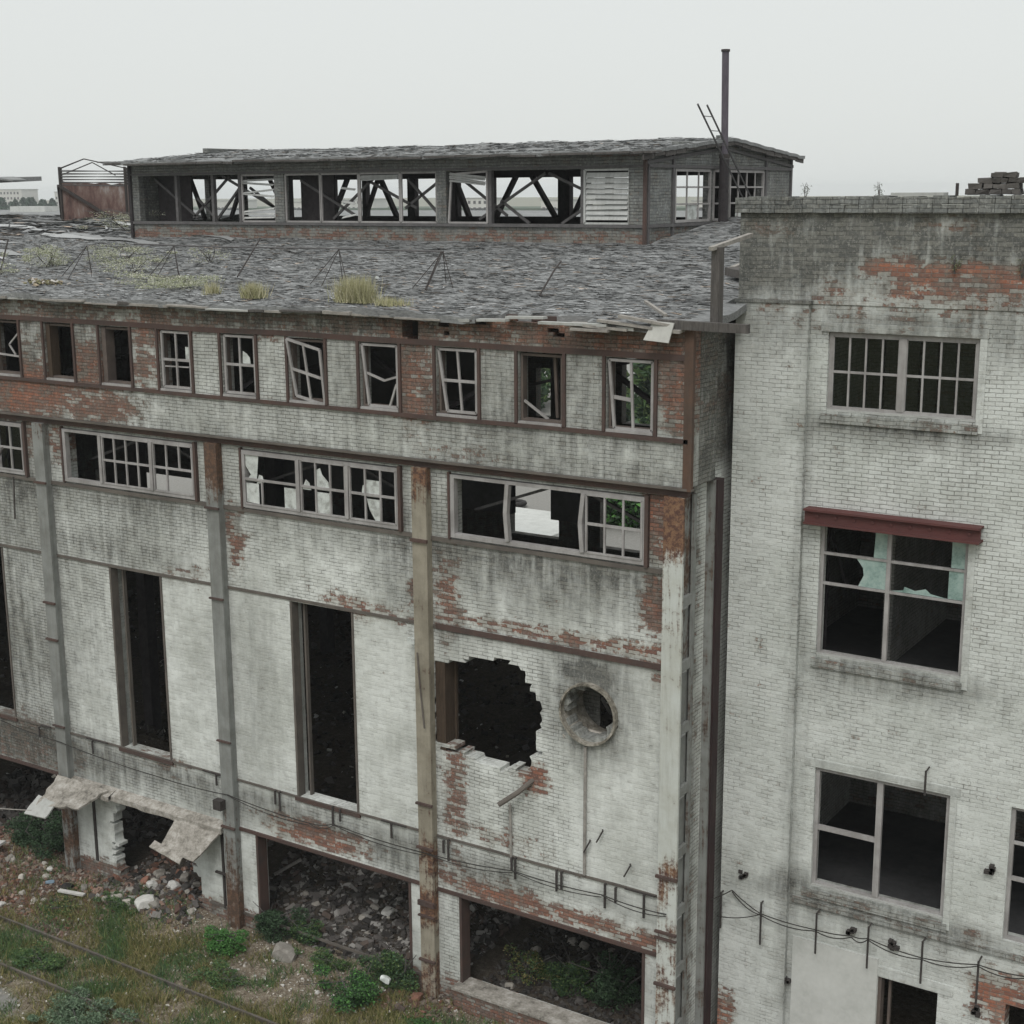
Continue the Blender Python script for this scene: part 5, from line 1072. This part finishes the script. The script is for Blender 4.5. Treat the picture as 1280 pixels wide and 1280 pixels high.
# ------------------------------------------------------------------ plants
GREENS = [(.075, .135, .045), (.10, .17, .06), (.055, .10, .042), (.13, .18, .07), (.08, .14, .075)]
OLIVE = [(.19, .18, .07), (.24, .21, .09), (.13, .14, .05), (.27, .23, .12), (.10, .12, .045)]
rr = random.Random(21); mb = MB(); tint = []
for _ in range(210000):
    x, y = rr.uniform(-34, -11.5), rr.uniform(-6.4, -.05)
    w_ = wear_g(x, y, 0); g_ = w_[1]+.45*gnoise(x, y, 1.6, 8)-w_[2]*.6
    if rr.random() > (g_-.02)*1.5: continue
    h = rr.uniform(.05, .20)*(1+.8*max(0, gnoise(x, y, .8, 5))); a = rr.uniform(0, 6.28); z = hills(x, y); o = len(mb.v); wd = rr.uniform(.006, .014)
    lx, ly = rr.gauss(0, .5)*h, rr.gauss(0, .5)*h; mb.v += [(x-wd*math.cos(a), y-wd*math.sin(a), z), (x+wd*math.cos(a), y+wd*math.sin(a), z), (x+lx, y+ly, z+h)]; mb.f.append((o, o+1, o+2))
    t_ = gnoise(x, y, .9, 12)
    c_ = rr.choice(GREENS if t_+rr.gauss(0, .15) > .08 else OLIVE); k = rr.uniform(.8, 1.35); tint += [tuple(q*k for q in c_)]*3
tag(mb.build('grass', MT['leaf'], None, tint=tint), kind='stuff')

def bush(name, x, y, rx, ry, h, n, pal, label, cat='bush', leaf=.06, z=None, seed=0, blade=False, group=None, stems=6):
    rr = random.Random(seed+int(abs(x*100))); z0 = (hills(x, y) if z is None else z)
    if leaf <= .06 and not blade: n = int(n*1.9); leaf *= .66; rx *= 1.15; ry *= 1.15
    t = thing(name, (x, y, z0), label, cat, group); mb = MB(); tint = []
    cl = [(rr.gauss(0, .5), rr.gauss(0, .5), rr.uniform(.1, 1.0), rr.uniform(.15, .42)) for _ in range(16)]
    for i in range(n):
        cx, cy, cz, cr_ = cl[i % len(cl)] if rr.random() < .8 else (0, 0, .4, .8)
        d = Vector((rr.gauss(0, 1), rr.gauss(0, 1), rr.gauss(0, 1))).normalized()*cr_*rr.uniform(.5, 1.05)
        p = Vector((x+(cx*.9+d.x)*rx, y+(cy*.9+d.y)*ry, z0+max(.02, (cz*.75+d.z*.5)*h)))
        s_ = leaf*rr.uniform(.6, 1.3); o = len(mb.v)
        if blade:
            b = Vector((x+rr.gauss(0, .35)*rx, y+rr.gauss(0, .35)*ry, z0)); L = h*rr.uniform(.5, 1.1); q = Vector((rr.gauss(0, .28), rr.gauss(0, .28), 1)).normalized()*L; s2 = Vector((rr.uniform(-1, 1), rr.uniform(-1, 1), 0)).normalized()*.008
            mb.v += [tuple(b-s2), tuple(b+s2), tuple(b+q)]; mb.f.append((o, o+1, o+2)); cc = rr.choice(pal); k = rr.uniform(.75, 1.3); tint += [tuple(v*k for v in cc)]*3; continue
        u_ = Vector((rr.gauss(0, 1), rr.gauss(0, 1), rr.gauss(0, .6))).normalized(); v_ = u_.cross(Vector((rr.gauss(0, 1), rr.gauss(0, 1), rr.gauss(0, 1)))).normalized()
        mb.v += [tuple(p-u_*s_), tuple(p-v_*s_*.45), tuple(p+u_*s_), tuple(p+v_*s_*.45)]; mb.f.append((o, o+1, o+2, o+3)); cc = rr.choice(pal); k = rr.uniform(.7, 1.35); tint += [tuple(v*k for v in cc)]*4
    mb.build('foliage' if not blade else 'blades', MT['leaf'], t, tint=tint)
    if not blade and stems:
        sb = MB()
        for _ in range(stems): sb.tube([(x+rr.gauss(0, .1)*rx, y+rr.gauss(0, .1)*ry, z0-.05), (x+rr.gauss(0, .3)*rx, y+rr.gauss(0, .3)*ry, z0+h*.5), (x+rr.gauss(0, .6)*rx, y+rr.gauss(0, .6)*ry, z0+h*.9)], [.03*h, .02*h, .008*h], 5)
        sb.build('stems', MT['old_wood'], t)
    return t
BR = [(.08, .20, .055), (.11, .25, .07), (.06, .14, .045)]; DK = [(.035, .062, .035), (.05, .085, .045), (.065, .11, .06)]; GYG = [(.13, .19, .12), (.17, .23, .15), (.09, .14, .085)]
bush('weed_clump', -23.35, -1.15, .62, .5, .7, 3200, BR, 'bright green round weed clump before the second column from the tan one', 'weeds', leaf=.045)
bush('weed_clump', -24.1, -5.0, .95, .6, .5, 3600, GYG, 'grey green weed clump by the lower rail', 'weeds', leaf=.05)
bush('weed_clump', -26.8, -3.9, .65, .45, .35, 2200, GREENS, 'dark green weed clump between the two rails at the left', 'weeds', leaf=.045)
bush('weed_clump', -22.4, -2.2, .55, .4, .35, 1800, GREENS, 'low green weed clump beside the upper rail', 'weeds', leaf=.045)
bush('weed_clump', -19.3, -1.25, .75, .5, .75, 3600, BR+DK, 'leafy green bush beside the white plastic bag', 'bush', leaf=.05)
bush('weed_clump', -18.9, -.3, .75, .4, 1.0, 3600, DK+GREENS, 'taller dark green bush left of the tan rusty column', 'bush', leaf=.05)
bush('weed_clump', -22.8, -.05, .65, .4, .95, 2800, DK, 'dark weeds at the left jamb of the middle opening', 'weeds', leaf=.05)
bush('weed_clump', -22.0, .15, .6, .3, .6, 2200, DK+GREENS, 'dark green weeds in the mouth of the middle opening', 'weeds', leaf=.05)
bush('weed_clump', -20.9, -.35, .6, .25, .35, 1400, GREENS, 'low bright weeds at the middle opening threshold', 'weeds', leaf=.045)
bush('weed_clump', -15.2, 1.6, .6, .4, .9, 2200, GREENS+DK, 'bright green bush growing inside the right ground opening', 'bush', leaf=.055)
bush('weed_clump', -16.2, 1.5, .5, .4, .8, 900, OLIVE+GREENS, 'straw green weeds left of the bright bush in the right opening', 'weeds', leaf=.05)
bush('weed_clump', -14.1, 1.6, .6, .5, 1.2, 2400, DK, 'dark weeds right of the bright bush in the right opening', 'weeds', leaf=.06)
bush('weed_clump', -31.4, .1, 1.1, .6, 1.1, 3600, DK, 'dark green bush in the left ground opening', 'bush', leaf=.06)
bush('weed_clump', -17.0, -1.4, .9, .4, .3, 2000, BR+GREENS, 'low green weeds right of the foot of the tan column', 'weeds', leaf=.045)
bush('weed_clump', -28.4, -1.9, .5, .35, .3, 1100, GREENS+OLIVE, 'small weeds above the rail below the breach heap', 'weeds', leaf=.045)
bush('weed_clump', -27.1, -1.0, .45, .3, .3, 1100, GREENS, 'green weeds left of the pale concrete wedge', 'weeds', leaf=.045)
STR = [(.42, .40, .25), (.34, .33, .19), (.50, .47, .33), (.28, .28, .15)]
for x, y, rx, h, n, lab in [(-19.9, .35, .62, .62, 1500, 'biggest straw coloured grass tuft on the roof edge'), (-22.9, .35, .4, .4, 700, 'middle straw grass tuft on the roof edge'), (-24.3, .5, .2, .35, 250, 'smallest straw tuft left of the middle tuft'), (-18.85, .15, .6, .22, 400, 'low dry grass patch right of the biggest tuft')]:
    bush('grass_tuft', x, y, rx, .3, h, n, STR, lab, 'grass tuft', z=roof_z(y), blade=True)
WD = [(.36, .37, .27), (.50, .50, .42), (.28, .31, .18)]
for x, y, rx, h, n, lab in [(-25.9, 1.0, 1.0, .38, 1500, 'pale dry weeds on the roof before the third trestle'), (-33.2, 3.2, 1.0, .7, 1500, 'pale yellow weeds on the roof by the bent black pipe'), (-31.0, 4.0, 1.3, .6, 1500, 'sparse whitish weeds on the roof behind the rod trestle'), (-28.2, 4.5, .5, .5, 200, 'sparse whitish weeds left of the lantern foot'), (-36.5, 9.5, 1.6, .8, 900, 'thin pale weeds below the rusty ventilation box'), (-38.5, 11, 1.5, .5, 250, 'thin pale weeds at the roof ridge'), (-27.0, 1.3, 1.4, .3, 1100, 'low straw weeds left of the smallest tuft'), (-34.5, 1.5, 1.5, .5, 1400, 'pale scrub at the far left edge of the roof'), (-29.3, 2.6, .9, .5, 500, 'whitish weeds between the two left trestles')]:
    bush('dry_weeds', x, y, rx, .7, h, n, WD, lab, 'weeds', leaf=.035, z=roof_z(y), stems=5)
for x, lab in ((-10.35, 'tiny weed at the left end of the wing coping'), (-8.95, 'tiny weed in the middle of the wing coping')): bush('coping_weed', x, 1.8, .1, .1, .28, 60, [(.10, .12, .08)], lab, 'weed', leaf=.02, z=17.9, stems=3)
rr = random.Random(77)
for x, z, lab in ((-7.45, 16.9, 'dry sprig growing from the orange bricks of the wing parapet'), (-6.3, 16.85, 'leafy sprig on the wing parapet near the right edge')): bush('wall_sprig', x, 1.66, .1, .05, .35, 90, [(.22, .22, .13), (.10, .13, .06)], lab, 'sprig', leaf=.022, z=z-.3, stems=3)
t = thing('scrap_pile', (-30.6, 1.1, roof_z(1.1)), 'small mossy rubble pile under the four legged trestle', 'rubble'); 
mb = MB(); tint = []
for _ in range(60):
    x, y = -30.6+rr.gauss(0, .4), .9+rr.gauss(0, .15); mb.add(blockv(rr, x, y, roof_z(y)+.05, rr.uniform(.06, .2)), BF); tint += [rr.choice([(.16, .15, .08), (.3, .25, .18), (.1, .09, .06), (.45, .43, .4)])]*8
mb.build('fragments', MT['tint'], t, tint=tint)
for x, y, s_ in ((-26.9, 2.3, .16), (-21.4, 3.0, .18)): lump('white_scrap', x, y, s_, 'frost', 'small white round scrap lying on the felt roof', 'scrap', 'white scraps on the roof', z=roof_z(y))

# behind the hall
t = thing('old_tyre', (-44.9, 45.9, .2), 'black tyre lying on the pale yard behind the hall', 'tyre')
mb = MB(); n = 24; m_ = 8
for i in range(n):
    for k in range(m_):
        a = 2*math.pi*i/n; b = 2*math.pi*k/m_; R = .46+.17*math.cos(b); mb.v.append((-44.9+R*math.cos(a), 45.9+R*math.sin(a), .22+.15*math.sin(b)))
mb.f = [(i*m_+k, ((i+1) % n)*m_+k, ((i+1) % n)*m_+(k+1) % m_, i*m_+(k+1) % m_) for i in range(n) for k in range(m_)]
mb.build('tread', MT['tyre'], t, smooth=True)
tag(MB().plate([(-60, 36, .3), (-38, 36, .3), (-38, 43.5, .3), (-60, 43.5, .3)][::-1], .3).build('yard_slab', MT['concrete_pale'], None), 'pale concrete slab in the yard behind the hall', 'slab')
bush('yard_bush', -37.2, 45.0, 2.4, 2.0, 4.2, 9000, BR+DK, 'tall green bush in the yard seen through the rightmost strip window', 'bush', leaf=.22, stems=9)
for i, (x, y, h) in enumerate([(-56, 75, 9), (-66, 80, 10), (-48, 72, 8), (-76, 84, 9), (-40, 70, 9), (-90, 90, 9)]):
    bush('yard_tree', x, y, 3.5, 3.5, h, 5000, DK+GREENS, ['round tree', 'broad tree', 'small tree', 'dark tree', 'bushy tree', 'far tree'][i]+' glimpsed behind the hall through its back openings', 'tree', leaf=.45, stems=8, group='trees behind the hall')

# neighbouring hall and skyline
t = thing('neighbour_hall', (-120, 95, 0), 'long low neighbouring workshop with grey roof beyond the lantern', 'building')
MB().box(-290, -30, 95, 96, 0, 13.4).build('wall', MT['concrete_pale'], t)
MB().plate([(-290, 94, 13.9), (-30, 94, 13.9), (-30, 125, 15.95), (-290, 125, 15.95)], .4).build('roof', MT['felt'], t)
tag(MB().box(-181.6, -173.9, 121, 124, 13.5, 16.5).build('white_hut', MT['concrete_pale'], None), 'white flat walled hut on the neighbouring roof at the far left', 'hut')
W_ = noise_mat('block_wall', [(.3, (.42, .42, .40)), (.7, (.56, .55, .52))], .05, 3, bumpd=.001); WD_ = MT['dark_steel']
rr = random.Random(50)
FARB = [(-728, 560, 20, 21.6, 12), (-694, 575, 26, 20, 12), (-640, 560, 16, 18.2, 10), (-770, 590, 24, 20, 14), (-352, 560, 13, 14.6, 12), (-275, 560, 14, 14, 12), (-394, 560, 12, 15.5, 12), (-474, 570, 20, 15, 12), (-556, 560, 24, 14.8, 12), (-510, 560, 22, 14.0, 12), (-250, 560, 16, 14.5, 12)]
for i, (x, y, w, h, d) in enumerate(FARB):
    t = thing('apartment_block', (x, y, 0), ['pale apartment block', 'long pale apartment block', 'narrow pale tower block', 'wide pale apartment block', 'low pale block', 'mid sized pale block', 'small white block', 'squat white block', 'broad white block', 'slim white block', 'little white block'][i]+' far off on the skyline', 'apartment block', 'blocks on the skyline')
    MB().box(x-w/2, x+w/2, y, y+d, 0, h).build('wall', W_, t); MB().box(x-w/2-.3, x+w/2+.3, y-.3, y+d+.3, h+.003, h+.4).build('roof', MT['concrete_grey'], t)
    nfl = int(h//3); mb = MB()
    for fl in range(nfl):
        for q in range(int(w//3)): MB().box(x-w/2+.9+q*3, x-w/2+2.3+q*3, y-.08, y-.02, 1.0+fl*3, 2.4+fl*3).build('window', WD_, t)
PO = [(.045, .085, .055), (.06, .10, .07), (.035, .07, .045)]
def tree(name, x, y, h, r_, n, pal, label, group, leaf, slim=True):
    rr = random.Random(int(abs(x*7+y))); t = thing(name, (x, y, 0), label, 'tree', group)
    MB().tube([(x, y, -.2), (x+.1, y, h*.4), (x, y, h*.85)], [.3, .2, .06], 6).build('trunk', MT['old_wood'], t)
    mb = MB(); tint = []
    for _ in range(n):
        s0 = rr.random()**.8; z = h*(.12+.88*s0); rad = r_*(math.sin(min(1, (1-s0)*5+.12)*math.pi/2) if slim else math.sqrt(max(0, 1-(2*s0-1)**2)))*(1+.4*noise.noise(Vector((x, z*.4, rr.random()))))
        a = rr.uniform(0, 6.28); q = rad*rr.random()**.5; p = Vector((x+q*math.cos(a), y+q*math.sin(a), z)); u_ = Vector((rr.gauss(0, 1), rr.gauss(0, 1), rr.gauss(0, 1))).normalized(); v_ = u_.cross(Vector((rr.gauss(0, 1), rr.gauss(0, 1), 1))).normalized(); s_ = leaf*rr.uniform(.5, 1.2); o = len(mb.v)
        mb.v += [tuple(p-u_*s_), tuple(p-v_*s_*.5), tuple(p+u_*s_), tuple(p+v_*s_*.5)]; mb.f.append((o, o+1, o+2, o+3)); tint += [rr.choice(pal)]*4
    mb.build('crown', MT['leaf'], t, tint=tint); return t
for i in range(14):
    x = -411.5+i*2.05+rr.uniform(-.5, .5); y = 300+rr.uniform(-3, 3)
    tree('poplar_tree', x, y, rr.uniform(15.6, 17.6), 1.5, 1100, PO, 'slim teal green poplar in the row beyond the white hut', 'poplars beyond the roof', .6)
for i in range(34):
    x = -300+i*9+rr.uniform(-3, 3); y = 235+rr.uniform(-20, 40)+(i % 3)*18
    tree('far_tree', x, y, rr.uniform(8, 13.5), 4.5, 500, PO+DK, 'rounded tree in the hazy belt below the skyline', 'trees in the far belt', 1.2, slim=False)
tag(MB().box(-700, 200, 560, 640, 0, 11).box(-900, -500, 380, 460, 0, 12).build('far_woods', noise_mat('woods', [(.3, (.03, .05, .03)), (.7, (.07, .10, .06))], .1, 6, bumpd=.5), None), kind='stuff')

hz = MB().box(-1500, 600, -60, 1500, -1.5, 24).build('haze', new_mat('haze_air'), None); tag(hz, kind='stuff')
hm = hz.data.materials[0]; pv = hm.node_tree.nodes.new('ShaderNodeVolumePrincipled'); pv.inputs['Color'].default_value = (.92, .96, .97, 1); pv.inputs['Density'].default_value = .00036; pv.inputs['Anisotropy'].default_value = .1
ho = hm.node_tree.nodes.new('ShaderNodeOutputMaterial'); hm.node_tree.links.new(pv.outputs[0], ho.inputs['Volume'])
# ------------------------------------------------------------------ light
w = bpy.data.worlds.new('World'); SC.world = w; w.use_nodes = True; nt = w.node_tree; nt.nodes.clear(); g = N(w)
EL, AZ = R_(52), R_(150)
sky = nt.nodes.new('ShaderNodeTexSky'); sky.sky_type = 'NISHITA'; sky.sun_disc = False; sky.sun_elevation = EL; sky.sun_rotation = R_(160); sky.air_density = 1; sky.dust_density = 3
b1 = nt.nodes.new('ShaderNodeBackground'); b1.inputs[1].default_value = .05
hs = nt.nodes.new('ShaderNodeHueSaturation'); hs.inputs['Saturation'].default_value = .35; hs.inputs['Value'].default_value = .35; nt.links.new(sky.outputs[0], hs.inputs['Color']); nt.links.new(hs.outputs[0], b1.inputs[0])
tc = nt.nodes.new('ShaderNodeTexCoord'); z = g.xyz(tc.outputs['Generated'])[2]
colr = g.ramp(g.math('MAXIMUM', z, 0.0), [(0, (.655, .68, .665)), (.25, (.64, .66, .645)), (1, (1.35, 1.38, 1.37))])
cn = g.noise(g.scale(tc.outputs['Generated'], (1, 1, 2.5)), 1.6, 3, .5); colr = g.mix(.12, colr, g.mix(cn, (.55, .57, .56), (.75, .77, .76)))
b2 = nt.nodes.new('ShaderNodeBackground'); b2.inputs[1].default_value = 1.0; nt.links.new(colr, b2.inputs[0])
ad = nt.nodes.new('ShaderNodeAddShader'); nt.links.new(b1.outputs[0], ad.inputs[0]); nt.links.new(b2.outputs[0], ad.inputs[1])
o = nt.nodes.new('ShaderNodeOutputWorld'); nt.links.new(ad.outputs[0], o.inputs[0])
sd = bpy.data.lights.new('sun', 'SUN'); sd.energy = 1.25; sd.angle = R_(22); sd.color = (1, .97, .93); so = bpy.data.objects.new('sun', sd); COL.objects.link(so)
dirv = Vector((math.cos(EL)*math.sin(R_(160)), math.cos(EL)*math.cos(R_(160)), math.sin(EL)))   # towards the sun
so.rotation_euler = dirv.to_track_quat('Z', 'Y').to_euler()
so.location = (0, 0, 60)
SC.view_settings.view_transform = 'Standard'; SC.view_settings.look = 'None'; SC.view_settings.gamma = 1; SC.view_settings.exposure = .08
SC.cycles.max_bounces = 6; SC.cycles.diffuse_bounces = 3; SC.cycles.transparent_max_bounces = 8
